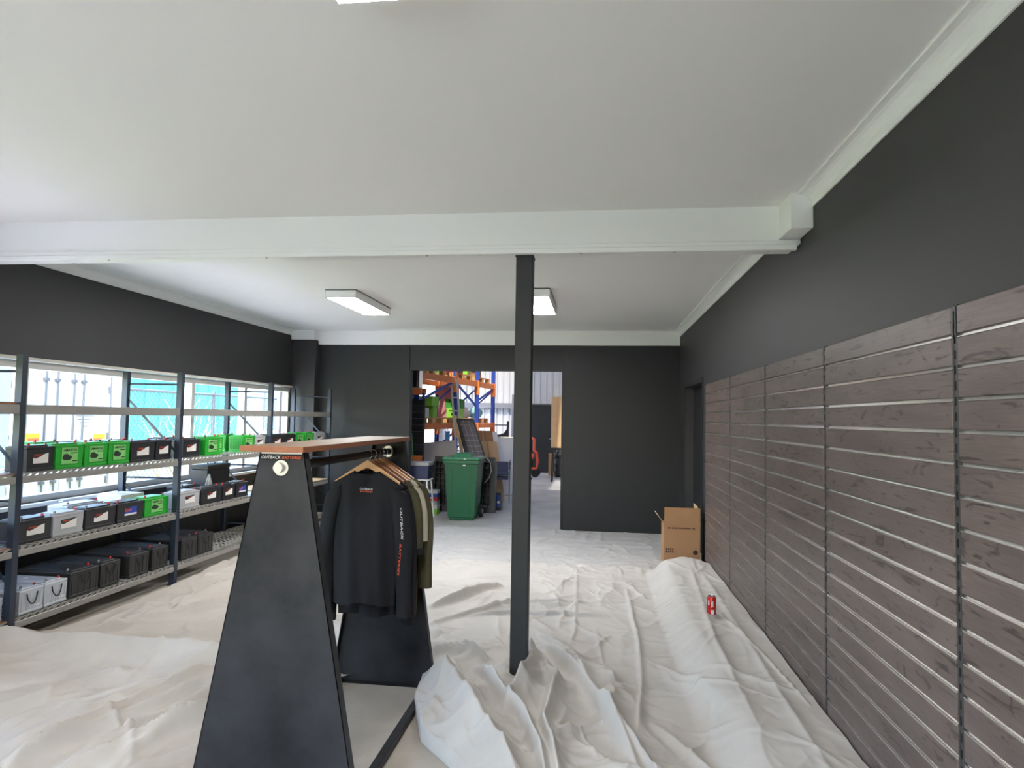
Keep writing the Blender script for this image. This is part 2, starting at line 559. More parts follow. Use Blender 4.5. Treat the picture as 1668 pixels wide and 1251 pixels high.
# boxed ceiling beam with its bottom flange
t = MB().box(XL, XR, 4.03, 4.20, 2.64, ZC)
t.box(XL, XR - 0.02, 4.00, 4.20, 2.622, 2.655, 0.003)
t.box(XL, XR - 0.03, 3.985, 4.02, 2.595, 2.628, 0.004)
tb = struct('trim_9', t, M['white'], label='white ceiling beam with bottom flange')
for x in (-3.2, -2.1, -1.05, -0.72, -0.1, 0.45, 0.98):
    part('screw', MB().lathe([(0.008, 0), (0.006, -0.006)], 8, (x, 4.0, 2.596)), M['zinc'], tb)
struct('trim_10', MB().box(1.05, XR, 3.79, 4.04, 2.667, ZC, 0.003), M['white'], label='white boxing at the end of the ceiling beam')

# post under the beam
p = thing('support_post', 'charcoal square steel post under the white ceiling beam', 'post', (-0.445, 4.08, 0))
part('shaft', MB().box(-0.052, 0.052, -0.052, 0.052, 0.0, 2.596, 0.006, 2), M['charcoal2'], p)
part('cap_plate', MB().box(-0.056, 0.056, -0.056, 0.056, 2.588, 2.5949), M['charcoal2'], p)


def ceiling_light(x0, x1, y0, y1, label):
    cx, cy = (x0 + x1) / 2, (y0 + y1) / 2
    t = thing('ceiling_light', label, 'light', (cx, cy, ZC - 0.085), group='surface mounted panel lights')
    hx, hy = (x1 - x0) / 2, (y1 - y0) / 2
    h = MB()
    for a, b, c, d in ((-hx, -hx + 0.014, -hy, hy), (hx - 0.014, hx, -hy, hy), (-hx + 0.014, hx - 0.014, -hy, -hy + 0.014), (-hx + 0.014, hx - 0.014, hy - 0.014, hy)):
        h.box(a, b, c, d, 0, 0.084)
    h.box(-hx, hx, -hy, hy, 0.075, 0.0849)
    part('housing', h, M['white'], t)
    part('diffuser', MB().box(-hx + 0.014, hx - 0.014, -hy + 0.014, hy - 0.014, 0.004, 0.012), M['diff'], t)


ceiling_light(-2.73, -2.41, 6.42, 7.58, 'white panel light on the ceiling above the shelving side, past the beam')
ceiling_light(-0.78, -0.46, 6.42, 7.58, 'white panel light on the ceiling, partly hidden behind the post')
ceiling_light(-0.76, -0.46, 0.62, 1.80, 'white panel light cut off by the top edge of the picture')

# ------------------------------------------------------------------ slat wall
STD = [8.3, 7.245, 5.94, 4.73, 3.535, 2.30, 1.10, -0.10]
SX = 1.138                                   # face of the slats
ZT, PITCHS = 1.982, 0.1022
slat_meshes, ins_meshes = {}, {}
BAYN = {1: 'nearest the far doorway', 2: 'second from the doorway end', 3: 'third from the doorway end', 4: 'wide one before the slotted rail', 5: 'the nearest one, cut off by the picture edge'}
for b in range(1, 6):
    y1, y0 = STD[b], STD[b + 1]
    L = y1 - y0 - 0.036
    t = thing('slat_panel', 'grey timber slat wall panel, ' + BAYN[b], 'wall panel', (SX, (y0 + y1) / 2, 0.14), group='slat wall panels along the charcoal wall')
    key = round(L, 3)
    for k in range(18):
        z1 = ZT - 0.14 - k * PITCHS
        hh = 0.0895
        if key not in slat_meshes:
            slat_meshes[key] = MB().box(0, 0.016, -L / 2, L / 2, -hh, 0, 0.0025).mesh('slat', M['slat'])
            ins = MB().box(0.010, 0.0135, -L / 2, L / 2, -0.0145, 0.002)
            ins.box(0.0008, 0.012, -L / 2, L / 2, -0.0135, -0.0105)
            ins_meshes[key] = ins.mesh('channel_insert', M['alu'])
        o = link('slat', slat_meshes[key], t, (0, 0, z1))
        if k < 17:
            link('channel_insert', ins_meshes[key], t, (0, 0, z1 - hh + 0.0012))
    part('back_board', MB().box(0.0165, 0.030, -L / 2, L / 2, 0, ZT - 0.141), M['std'], t)
std_rail = MB()
std_rail.box(0.012, 0.030, -0.015, 0.015, 0, ZT - 0.135)
std_face = MB()
std_face.box(0.002, 0.012, -0.015, -0.0065, 0, ZT - 0.135)
std_face.box(0.002, 0.012, 0.0065, 0.015, 0, ZT - 0.135)
for k in range(37):
    std_face.box(0.003, 0.011, -0.0065, 0.0065, k * 0.05, k * 0.05 + 0.022)
me1, me2 = std_rail.mesh('backing', M['black']), std_face.mesh('slotted_face', M['std'])
STN = {1: 'closing the far end of the slat wall', 2: 'between the two furthest slat panels', 3: 'between the second and third slat panels from the doorway', 4: 'between the third and fourth slat panels from the doorway', 5: 'standing widest, beside the nearest slat panel'}
for b in range(1, 6):
    t = thing('slotted_rail', 'dark slotted steel rail ' + STN[b], 'rail', (SX, STD[b], 0.14), group='slotted rails of the slat wall')
    link('slotted_face', me2, t)
    link('backing', me1, t)
    if b == 5:
        part('bracket_cover', MB().box(-0.001, 0.002, -0.013, -0.006, ZT - 0.24, ZT - 0.14).box(-0.001, 0.002, 0.004, 0.013, ZT - 0.24, ZT - 0.14).box(-0.001, 0.002, -0.006, 0.004, ZT - 0.155, ZT - 0.14), M['std'], t)

# ------------------------------------------------------------------ drop cloths
rng = np.random.RandomState(11)
TAB = rng.rand(256, 256)


def vnoise(x, y, s=0):
    x = x + 13.7 * s + 100; y = y + 7.3 * s + 100
    xi, yi = np.floor(x).astype(int), np.floor(y).astype(int)
    fx, fy = x - xi, y - yi
    fx = fx * fx * (3 - 2 * fx); fy = fy * fy * (3 - 2 * fy)
    a, b = TAB[xi % 256, yi % 256], TAB[(xi + 1) % 256, yi % 256]
    c, d = TAB[xi % 256, (yi + 1) % 256], TAB[(xi + 1) % 256, (yi + 1) % 256]
    return (a * (1 - fx) + b * fx) * (1 - fy) + (c * (1 - fx) + d * fx) * fy


def fbm(x, y, s=0, o=4):
    t, a, f = 0, 0.5, 1.0
    for k in range(o):
        t = t + a * vnoise(x * f, y * f, s + k * 3); a *= 0.5; f *= 2.03
    return t


def sstep(a, b, x):
    t = np.clip((x - a) / (b - a), 0, 1)
    return t * t * (3 - 2 * t)


def ridge(X, Y, pts, wd, h, drop=None, taper=0.25):
    """a fold along a polyline; drop: width of the far side when it falls off as a sharp lip"""
    best = np.full(X.shape, 1e9); sgn = np.ones(X.shape); par = np.zeros(X.shape)
    segs = [(np.array(pts[i]), np.array(pts[i + 1])) for i in range(len(pts) - 1)]
    tot = sum(np.linalg.norm(b - a) for a, b in segs); acc = 0
    for a, b in segs:
        d = b - a; L = np.linalg.norm(d); d = d / L
        s = np.clip((X - a[0]) * d[0] + (Y - a[1]) * d[1], 0, L)
        ex, ey = X - a[0] - s * d[0], Y - a[1] - s * d[1]
        dist = np.hypot(ex, ey)
        m = dist < best
        best = np.where(m, dist, best)
        sgn = np.where(m, np.sign(d[0] * ey - d[1] * ex), sgn)
        par = np.where(m, (acc + s) / tot, par)
        acc += L
    w2 = np.where(sgn > 0, wd, wd if drop is None else drop)
    tp = np.clip(np.minimum(par, 1 - par) / taper, 0, 1)
    wob = 0.75 + 0.5 * vnoise(X * 3, Y * 3, 5)
    return h * wob * np.exp(-(best / w2) ** 1.3 * 1.3) * (0.15 + 0.85 * np.sqrt(tp))


def creases(X, Y, n, seed, ang=None, spread=1.5, hmax=0.012, lmax=0.9):
    r = np.random.RandomState(seed)
    Z = np.zeros(X.shape)
    x0, x1, y0, y1 = X.min(), X.max(), Y.min(), Y.max()
    for _ in range(n):
        cx, cy = r.uniform(x0, x1), r.uniform(y0, y1)
        a = (r.uniform(0, math.pi) if ang is None else ang + r.normal() * spread)
        L = r.uniform(0.15, lmax); w = r.uniform(0.010, 0.028); h = r.uniform(0.25, 1) * hmax * r.choice([1, 1, 1, -0.5]); k = r.normal() * 0.35
        m = (abs(X - cx) < L / 2 + 0.05) & (abs(Y - cy) < L / 2 + 0.05)
        if not m.any():
            continue
        dx, dy = X[m] - cx, Y[m] - cy
        s = dx * math.cos(a) + dy * math.sin(a); t = -dx * math.sin(a) + dy * math.cos(a) - k * s * s
        Z[m] += h * np.exp(-(np.abs(t) / w) ** 1.3) * np.clip(1 - (2 * s / L) ** 2, 0, 1)
    return Z


def sheet(name, x0f, x1f, y0, y1, step, hf, m, label):
    ny = int((y1 - y0) / step) + 1
    ys = np.linspace(y0, y1, ny)
    a = np.array([x0f(y) for y in ys]); b = np.array([x1f(y) for y in ys])
    nx = int(np.max(b - a) / step) + 1
    u = np.linspace(0, 1, nx)
    X = a[:, None] + (b - a)[:, None] * u[None, :]
    Y = np.repeat(ys[:, None], nx, 1)
    wob = 0.03 * (vnoise(X * 2.1, X * 0 + 3, 9) - 0.5) + 0.012 * (vnoise(X * 7, X * 0 + 5, 4) - 0.5)
    edge = np.minimum(np.arange(ny), np.arange(ny)[::-1])[:, None] < 1
    Y = Y + wob
    Z = hf(X, Y)
    Z = np.maximum(Z, 0.004)
    Z = np.where(edge, 0.002, Z)
    Z[:, 0] = 0.002
    co = np.stack([X, Y, Z], -1).reshape(-1, 3).astype(np.float32)
    idx = np.arange(nx * ny).reshape(ny, nx)
    q = np.stack([idx[:-1, :-1], idx[:-1, 1:], idx[1:, 1:], idx[1:, :-1]], -1).reshape(-1, 4)
    me = bpy.data.meshes.new(name)
    me.vertices.add(len(co)); me.vertices.foreach_set('co', co.ravel())
    me.loops.add(q.size); me.loops.foreach_set('vertex_index', q.ravel().astype(np.int32))
    me.polygons.add(len(q))
    me.polygons.foreach_set('loop_start', np.arange(0, q.size, 4, dtype=np.int32))
    me.polygons.foreach_set('loop_total', np.full(len(q), 4, dtype=np.int32))
    me.update(calc_edges=True)
    me.polygons.foreach_set('use_smooth', np.ones(len(q), dtype=bool))
    me.materials.append(m)
    o = link(name, me, label=label, category='drop cloth', group='canvas drop cloths on the floor')
    return o, lambda x, y: float(hf(np.array([[x]]), np.array([[y]]))[0, 0])


def interp(pts):
    ys = [p[1] for p in pts]; xs = [p[0] for p in pts]
    return lambda y: float(np.interp(y, ys, xs))


def base_folds(X, Y, s):
    wx, wy = X + 0.25 * (vnoise(X * 1.7, Y * 1.7, s + 1) - 0.5), Y + 0.25 * (vnoise(X * 1.7, Y * 1.7, s + 2) - 0.5)
    n = fbm(wx * 2.2, wy * 1.1, s + 3, 3)
    r = (1 - np.abs(2 * n - 0.9)) ** 4
    n2 = vnoise(wx * 4.3, wy * 3.1, s + 7); n3 = vnoise(wx * 8.1 + wy, wy * 6.0 - wx, s + 8)
    cr = (1 - np.abs(2 * n2 - 1)) ** 2 * 0.016 + (1 - np.abs(2 * n3 - 1)) ** 2 * 0.006
    patch = 0.35 + 0.9 * sstep(0.4, 0.7, vnoise(X * 0.9, Y * 0.9, s + 12))
    return 0.012 + 0.022 * fbm(X * 1.3, Y * 1.3, s, 3) + 0.014 * np.clip(r, 0, 1) + cr * patch


def h_right(X, Y):
    Z = base_folds(X, Y, 20) + creases(X, Y, 340, 5, hmax=0.025)
    # the low plinth of the slat wall under the canvas
    pl = sstep(0.50, 0.73, X + 0.03 * (vnoise(X * 0, Y * 2.2, 3) - 0.5)) * (1 - sstep(6.95, 7.3, Y))
    Z = Z * (1 - 0.35 * pl) + pl * (0.163 + 0.05 * np.exp(-((Y - 6.95) / 0.22) ** 2) * np.exp(-((X - 0.88) / 0.16) ** 2))
    Z += ridge(X, Y, [(0.92, 6.73), (0.78, 4.57), (0.76, 3.24)], 0.03, 0.02) + ridge(X, Y, [(0.99, 6.6), (0.98, 4.6), (0.95, 2.6)], 0.035, 0.018)
    for pts in ([(-0.15, 4.10), (0.25, 4.06), (0.62, 4.0)], [(-0.1, 5.95), (0.4, 5.98)], [(-0.9, 4.75), (-0.45, 4.62)], [(0.3, 5.2), (0.62, 5.3)], [(0.32, 4.5), (0.6, 4.62)], [(-0.3, 6.1), (-0.3, 6.6)], [(0.86, 5.6), (1.0, 4.5), (1.08, 3.6)], [(-0.78, 3.5), (-0.5, 3.55)], [(-0.1, 3.5), (0.02, 3.1)]):
        Z += ridge(X, Y, pts, 0.010, 0.016, None, 0.1)
    bm_ = (1 - sstep(0.05, 0.45, X)) * (1 - sstep(4.3, 4.9, Y))
    qx, qy = X + 0.18 * vnoise(X * 2.5, Y * 2.5, 31), Y + 0.18 * vnoise(X * 2.5, Y * 2.5, 32)
    Z += bm_ * (0.040 * (1 - np.abs(2 * vnoise(qx * 4.6 + qy * 1.5, qy * 2.2, 33) - 1)) ** 2 + 0.022 * (1 - np.abs(2 * vnoise(qx * 7.5 - qy * 2, qy * 5.0, 34) - 1)) ** 2)
    Z += bm_ * creases(X, Y, 260, 77, ang=2.0, spread=0.7, hmax=0.022, lmax=0.6)
    acc = 0
    for pts, wd, h, dr in (
        ([(-1.0, 4.17), (-0.73, 3.66), (-0.40, 3.0), (-0.2, 2.5)], 0.10, 0.13, None),
        ([(-0.72, 4.10), (-0.52, 3.72), (-0.34, 3.38), (-0.15, 2.7)], 0.05, 0.11, 0.025),
        ([(-0.42, 4.50), (-0.37, 4.05), (-0.40, 3.75), (-0.46, 3.5)], 0.07, 0.17, 0.04),
        ([(-0.36, 4.60), (-0.14, 4.20), (0.06, 3.64), (0.2, 3.0)], 0.09, 0.09, 0.03),
        ([(-0.39, 4.92), (-0.16, 4.40), (0.04, 3.64), (0.21, 3.16), (0.40, 2.6)], 0.10, 0.075, 0.012),
        ([(-0.36, 4.26), (-0.21, 3.91), (-0.24, 3.32), (-0.1, 2.7)], 0.05, 0.10, 0.03),
        ([(-0.66, 4.25), (-0.85, 4.35), (-1.05, 4.3)], 0.06, 0.10, 0.03),
        ([(-0.58, 3.3), (-0.2, 3.2), (0.05, 3.5)], 0.05, 0.05, 0.02),
        ([(-1.71, 6.67), (-1.3, 6.81), (-0.82, 6.83), (-0.46, 6.58)], 0.07, 0.05, None),
        ([(-1.33, 5.42), (-1.1, 5.79), (-0.85, 6.26)], 0.05, 0.075, 0.03),
        ([(-1.23, 5.02), (-0.71, 5.67), (0.17, 5.81)], 0.06, 0.05, 0.02),
        ([(-0.99, 5.26), (-0.67, 5.41), (-0.43, 5.42), (0.11, 5.42)], 0.04, 0.045, 0.015),
        ([(-0.18, 7.04), (-0.14, 5.03), (-0.17, 4.63)], 0.018, 0.018, None),
        ([(0.29, 6.37), (0.31, 4.84), (0.28, 4.08), (0.19, 3.15)], 0.025, 0.03, 0.012),
        ([(0.01, 5.21), (0.07, 4.24), (0.03, 3.43)], 0.014, 0.012, None),
        ([(0.35, 4.5), (0.6, 4.1), (0.68, 3.6)], 0.06, 0.03, None),
        ([(0.3, 3.6), (0.52, 3.1), (0.6, 2.6)], 0.06, 0.035, 0.03),
    ):
        acc = acc + ridge(X, Y, pts, wd, h, dr) ** 3
    return Z + np.cbrt(acc)


edge_r = interp([(-0.30, 1.5), (-0.42, 2.7), (-0.61, 3.03), (-0.84, 3.29), (-0.98, 3.66), (-1.03, 4.06), (-1.1, 4.15), (-1.9, 4.42), (-2.3, 5.2), (-2.3, 7.4)])
cl, zcloth = sheet('drop_cloth', edge_r, lambda y: 1.13, 1.5, 7.32, 0.0115, h_right, M['cloth'], 'crumpled off-white canvas drop cloth bunched at the post and up against the slat wall')


def h_far(X, Y):
    return base_folds(X, Y, 60) * 0.75 + creases(X, Y, 260, 9, hmax=0.014, lmax=0.7)


sheet('drop_cloth', lambda y: -3.5, lambda y: 1.15, 7.0, 9.52, 0.016, h_far, M['cloth3'], 'flat pale canvas drop cloth reaching to the warehouse opening')


def h_left(X, Y):
    Z = base_folds(X, Y, 40) + creases(X, Y, 300, 15, ang=1.2, spread=0.6, hmax=0.026, lmax=1.1)
    for pts, wd, h, dr in (
        ([(-3.3, 2.6), (-3.0, 3.1), (-2.75, 3.75)], 0.05, 0.05, 0.032),
        ([(-2.62, 2.5), (-2.42, 3.0), (-2.2, 3.6), (-1.9, 4.0)], 0.06, 0.06, 0.032),
        ([(-2.1, 2.75), (-1.95, 3.2), (-1.75, 3.6)], 0.045, 0.05, 0.032),
        ([(-2.0, 2.3), (-1.85, 2.6), (-1.72, 2.9)], 0.045, 0.05, 0.032),
        ([(-2.8, 4.9), (-2.55, 5.6), (-2.6, 6.3)], 0.05, 0.05, 0.032),
        ([(-3.5, 4.7), (-3.35, 5.3), (-3.4, 6.0)], 0.04, 0.035, 0.032),
        ([(-4.2, 3.9), (-3.75, 3.95), (-3.16, 4.0), (-2.47, 4.0), (-2.0, 4.1)], 0.22, 0.13, None),
        ([(-4.2, 3.6), (-3.7, 3.7), (-3.3, 3.3)], 0.25, 0.16, None),
        ([(-3.59, 4.25), (-3.25, 4.69), (-2.94, 5.25)], 0.05, 0.075, 0.032),
        ([(-3.35, 4.25), (-3.25, 4.77), (-3.14, 5.71)], 0.05, 0.045, None),
        ([(-2.9, 4.6), (-2.6, 5.3), (-2.4, 6.2)], 0.07, 0.05, 0.03),
        ([(-2.49, 2.81), (-2.39, 3.38), (-2.25, 3.87)], 0.06, 0.085, 0.032),
        ([(-2.28, 2.72), (-2.15, 3.13), (-1.95, 3.7)], 0.05, 0.08, 0.032),
        ([(-2.32, 2.55), (-1.99, 3.1), (-1.7, 3.5)], 0.07, 0.08, 0.032),
        ([(-2.72, 2.86), (-2.54, 3.44), (-2.4, 3.9)], 0.05, 0.04, None),
        ([(-3.1, 2.7), (-2.9, 3.3), (-2.7, 3.7)], 0.06, 0.04, None),
        ([(-2.05, 2.5), (-1.85, 2.9), (-1.65, 3.2)], 0.05, 0.05, 0.032),
    ):
        Z += ridge(X, Y, pts, wd, h, dr)
    return Z


edge_l = interp([(-4.0, 1.4), (-4.3, 3.3), (-4.25, 3.95), (-3.95, 4.1), (-3.80, 4.28), (-3.78, 4.8), (-3.80, 5.8), (-3.95, 7.3)])
edge_l2 = interp([(-1.72, 1.4), (-1.70, 3.2), (-1.62, 3.6), (-1.45, 3.95), (-1.6, 4.5), (-2.3, 6), (-2.5, 7.4)])
sheet('drop_cloth', lambda y: edge_l(y) + 0.05 * (float(vnoise(np.array(y * 3.1), np.array(1.0))) - 0.5), edge_l2, 1.4, 7.3, 0.0125, h_left, M['cloth2'], 'warm white canvas drop cloth spread between the battery shelving and the clothes rack')

# ------------------------------------------------------------------ battery shelving
SFX, SBX = -3.86, -4.46
FRAMES = [2.34, 4.10, 5.86, 7.63, 9.42]
sh = thing('battery_shelving', 'long steel shelving with slate uprights and mesh decks under the window', 'shelving', (SFX, 4.1, 0))
OFF = Vector((SFX, 4.1, 0))


def loc(p):
    return tuple(Vector(p) - OFF)


up_m = MB()
up_m.box(-0.045, 0, -0.02, 0.02, 0.006, 1.975)
up_m.box(-0.05, 0.0, -0.026, -0.02, 0.006, 1.975)
foot_m = MB().box(-0.06, 0.015, -0.035, 0.035, 0.0, 0.006)
ume, fme = up_m.mesh('upright', M['slate']), foot_m.mesh('foot_plate', M['slate'])
for y in FRAMES:
    for x in (SFX, SBX + 0.045):
        u = link('upright', ume, sh, loc((x, y, 0)))
        link('foot_plate', fme, u)
    for z in (1.86, 0.98, 0.28):
        part('tie_bar', MB().tube([loc((SFX - 0.045, y, z)), loc((SBX + 0.045, y, z))], 0.009, 8), M['slate'], sh, True)
    for za, zb in ((1.72, 1.22), (0.92, 0.42)):
        part('diagonal_brace', MB().bar(loc((SBX + 0.04, y, za)), loc((SFX - 0.04, y, zb)), 0.008, 0.02), M['slate'], sh)


def deck_mesh(L, D):
    mb = MB()
    nx, ny = 11, max(2, int(round(L / 0.075)))
    px, py = D / nx, L / ny
    for i in range(nx):
        for j in range(ny):
            x, y = i * px, j * py
            sk = 0.3 * py * ((i % 2) - 0.5)
            V = [(x, y, 0), (x + px, y, 0), (x + px, y + py, 0), (x, y + py, 0),
                 (x + px * .22, y + py * .25 + sk * .4, 0), (x + px * .78, y + py * .15 + sk * .4, 0), (x + px * .78, y + py * .75 + sk * .4, 0), (x + px * .22, y + py * .85 + sk * .4, 0)]
            mb.add(V, [(0, 1, 5, 4), (1, 2, 6, 5), (2, 3, 7, 6), (3, 0, 4, 7)])
    mb.box(0, D, 0, 0.012, -0.03, -0.001)
    mb.box(0, D, L - 0.012, L, -0.03, -0.001)
    return mb.mesh('mesh_deck', M['deck'])


DM = deck_mesh(1.72, 0.54)
LEV = (0.125, 0.605, 1.100)                  # underside of the beams
for b in range(4):
    ya, yb = FRAMES[b] + 0.022, FRAMES[b + 1] - 0.028
    for x in (SFX - 0.012, SBX + 0.033):
        part('beam', MB().box(*(lambda q: (q[0] - 0.015, q[0] + 0.012, q[1], q[1] + yb - ya, 1.568, 1.634))(loc((x, ya, 0))), 0.004), M['beam'], sh)
    for z in LEV:
        for x in (SFX - 0.012, SBX + 0.033):
            q = loc((x, ya, 0))
            bmb = MB().box(q[0] - 0.015, q[0] + 0.012, q[1], q[1] + yb - ya, z, z + 0.045, 0.003)
            nt_ = 28
            for k in range(nt_):
                ty = q[1] + 0.01 + k * (yb - ya - 0.02) / nt_
                pt = (yb - ya - 0.02) / nt_
                bmb.plate([(q[0] + 0.004, ty, z + 0.045), (q[0] + 0.004, ty + pt * 0.45, z + 0.045), (q[0] + 0.004, ty + pt, z + 0.063), (q[0] + 0.004, ty + pt * 0.3, z + 0.063)], 0.003)
            bmb.box(q[0] - 0.012, q[0] + 0.008, q[1], q[1] + yb - ya, z + 0.0605, z + 0.064)
            part('beam', bmb, M['beam'], sh)
        if b == 0 or (b == 3 and z == LEV[1]):
            q = loc((SBX + 0.045, ya, z + 0.053))
            part('shelf_board', MB().box(q[0] + 0.005, q[0] + 0.54, q[1], q[1] + yb - ya, q[2], q[2] + 0.016), M['timber'] if b == 0 else M['ply'], sh)
        else:
            link('mesh_deck', DM, sh, loc((SBX + 0.05, ya, z + 0.062)))
q = loc((SBX + 0.045, FRAMES[0] + 0.02, 1.634))
part('shelf_board', MB().box(q[0] + 0.005, q[0] + 0.54, q[1], q[1] + 1.70, q[2], q[2] + 0.016), M['timber'], sh)

# ---- batteries. local frame: origin at the base centre, +X towards the aisle, long side along Y
BM = {}


def battery(kind, y0, y1, ztop, zb, label, group, xfront=-3.925, depth=0.172, name='car_battery'):
    L = y1 - y0 - 0.006
    H = ztop - zb
    t = thing(name, label, 'battery', (xfront - depth / 2, (y0 + y1) / 2, zb), group=group)
    case_m = {'black': M['bblack'], 'green': M['bgreen'], 'grey': M['bgrey'], 'blue': M['bblack'], 'pale': M['bpale'], 'big': M['bcharc']}[kind]
    key = (kind, round(L, 3), round(H, 3), depth)
    if key not in BM:
        hd, hl = depth / 2, L / 2
        lidh = 0.026
        c = MB().taper(-hd, hd, -hl, hl, 0, H - lidh, 0.003, 0.004)
        c.box(-hd - 0.002, hd + 0.002, -hl + 0.001, hl - 0.001, 0.004, 0.020, 0.002)
        if kind == 'green':
            for k in range(7):
                yy = 0.03 + k * (H - 0.07) / 6
                c.box(-hd + 0.006, hd - 0.006, -hl - 0.004, -hl + 0.004, yy, yy + 0.006)
            for k in range(8):
                xx = -hd + 0.012 + k * (depth - 0.03) / 7
                c.box(xx, xx + 0.006, -hl - 0.004, -hl + 0.004, 0.03, H - 0.035)
        if kind in ('big', 'pale'):
            for k in range(5):
                yy = -hl + 0.02 + k * (L - 0.046) / 4
                c.box(hd - 0.004, hd + 0.002, yy, yy + 0.006, 0.022, H - 0.04)
        lid = MB().box(-hd - 0.003, hd + 0.003, -hl - 0.001, hl + 0.001, H - lidh, H - 0.006, 0.004)
        lid.box(-hd + 0.02, hd - 0.02, -hl + 0.035, hl - 0.035, H - 0.008, H + 0.004, 0.003)
        lid.box(-hd + 0.01, hd - 0.045, -hl + 0.012, hl - 0.012, H - 0.008, H - 0.001, 0.002)
        term = MB().lathe([(0.013, 0), (0.013, 0.004), (0.0095, 0.006), (0.0085, 0.024), (0.006, 0.026)], 10)
        st = MB()
        BM[key] = (c.mesh('case', case_m), lid.mesh('lid', case_m), term.mesh('terminal', M['red']), term.mesh('terminal', M['brown'] if kind == 'green' else M['lead']))
    a, b_, tr, tk = BM[key]
    hd, hl = depth / 2, L / 2
    link('case', a, t)
    link('lid', b_, t)
    flip = R.choice([1, -1])
    link('terminal', tr, t, (hd - 0.035 if kind != 'big' else hd - 0.06, flip * (hl - 0.045), H - 0.006), label='terminal with red cap')
    link('terminal', tk, t, (hd - 0.035 if kind != 'big' else hd - 0.06, -flip * (hl - 0.045), H - 0.006))
    xf = hd + 0.0012
    sw, shh = min(0.15, L * 0.56), H * 0.42
    zc = H * 0.52

    def tri(pts, m, nm, par, dx=0.0, **kw):
        return part(nm, MB().plate([(xf + dx, y, z) for y, z in pts], 0.0008), m, par, **kw)
    if kind in ('black', 'grey'):
        # white wedge with a dark red flash above it
        y_, z_ = sw / 2, shh / 2
        s_ = tri([(-y_, zc - z_), (y_, zc - z_), (y_, zc + z_ * 0.9), (-y_, zc + z_ * 0.05)], M['stwhite'], 'sticker', t)
        tri([(-y_ * 0.7, zc - z_ * 0.1), (y_ * 0.2, zc + z_ * 0.42), (y_ * 0.2, zc + z_ * 0.62), (-y_, zc + z_ * 0.62), (-y_, zc + z_ * 0.15)] if kind == 'black' else [(-y_ * 0.7, zc - z_ * 0.1), (y_, zc + z_ * 0.9), (y_, zc + z_ * 1.05), (-y_, zc + z_ * 0.85), (-y_, zc + z_ * 0.25)], M['dred'] if kind == 'black' else M['bblack'], 'flash', s_, 0.0008)
        link('lettering', text_mesh('Hankook', M['orange'], 0.062), s_, (xf + 0.0040, -y_ * 0.35, zc + z_ * 0.62), FACE_PX)
    elif kind == 'green':
        y_, z_ = sw * 0.52, H * 0.33
        s_ = tri([(-y_, zc - z_), (y_, zc - z_), (y_, zc + z_), (-y_, zc + z_)], M['stlime'], 'sticker', t)
        link('lettering', text_mesh('AMARON', M['stdark'], sw * 0.86), s_, (xf + 0.0022, 0, zc + z_ * 0.68), FACE_PX)
        car = MB().plate([(xf + 0.001, y_ * yy - y_ * 0.3, zc - z_ * 0.15 + z_ * zz) for yy, zz in ((-.6, -.25), (-.3, -.38), (.3, -.38), (.55, -.15), (.5, .1), (.2, .18), (.0, .38), (-.4, .36), (-.62, .05))], 0.0008)
        part('car_print', car, M['stdark'], s_)
        part('print_line', MB().box(xf + 0.001, xf + 0.0018, y_ * 0.35, y_ * 0.95, zc - z_ * 0.75, zc - z_ * 0.62).box(xf + 0.001, xf + 0.0018, y_ * 0.1, y_ * 0.9, zc + z_ * 0.25, zc + z_ * 0.36), M['stdark'], s_)
    elif kind == 'blue':
        y_, z_ = sw / 2, shh / 2
        s_ = tri([(-y_, zc - z_), (y_, zc - z_), (y_, zc + z_), (y_ * 0.1, zc + z_), (-y_, zc - z_ * 0.2)], M['stblue'], 'sticker', t)
        tri([(-y_, zc - z_), (y_, zc - z_), (y_, zc - z_ * 0.55), (-y_, zc - z_ * 0.55)], M['stwhite'], 'sticker_band', s_, 0.0008)
        link('lettering', text_mesh('Exide', M['orange'], sw * 0.55), s_, (xf + 0.0022, -y_ * 0.40, zc + z_ * 0.35), FACE_PX)
    if kind in ('pale', 'big'):
        n = 14
        pts = [(hd + 0.006 + 0.006 * math.sin(math.pi * k / n), -0.045 + 0.09 * k / n, H - 0.035 - 0.075 * math.sin(math.pi * k / n) ** 0.55) for k in range(n + 1)]
        part('rope_handle', MB().tube(pts, 0.0042, 6), M['rubber'], t, True)
        if kind == 'pale':
            part('sticker', MB().box(hd + 0.001, hd + 0.002, hl - 0.075, hl - 0.02, 0.035, 0.048), M['stwhite'], t)
            for k in range(3):
                part('vent_cap', MB().lathe([(0.016, 0), (0.016, 0.008), (0.01, 0.010)], 12, (-0.05 - 0.09 * k, 0, H - 0.002)), M['stwhite'], t, True)
        else:
            part('carry_bar', MB().box(-hd + 0.03, hd - 0.10, hl - 0.035, hl - 0.02, H - 0.004, H + 0.010, 0.003), M['bcharc'], t)
    return t


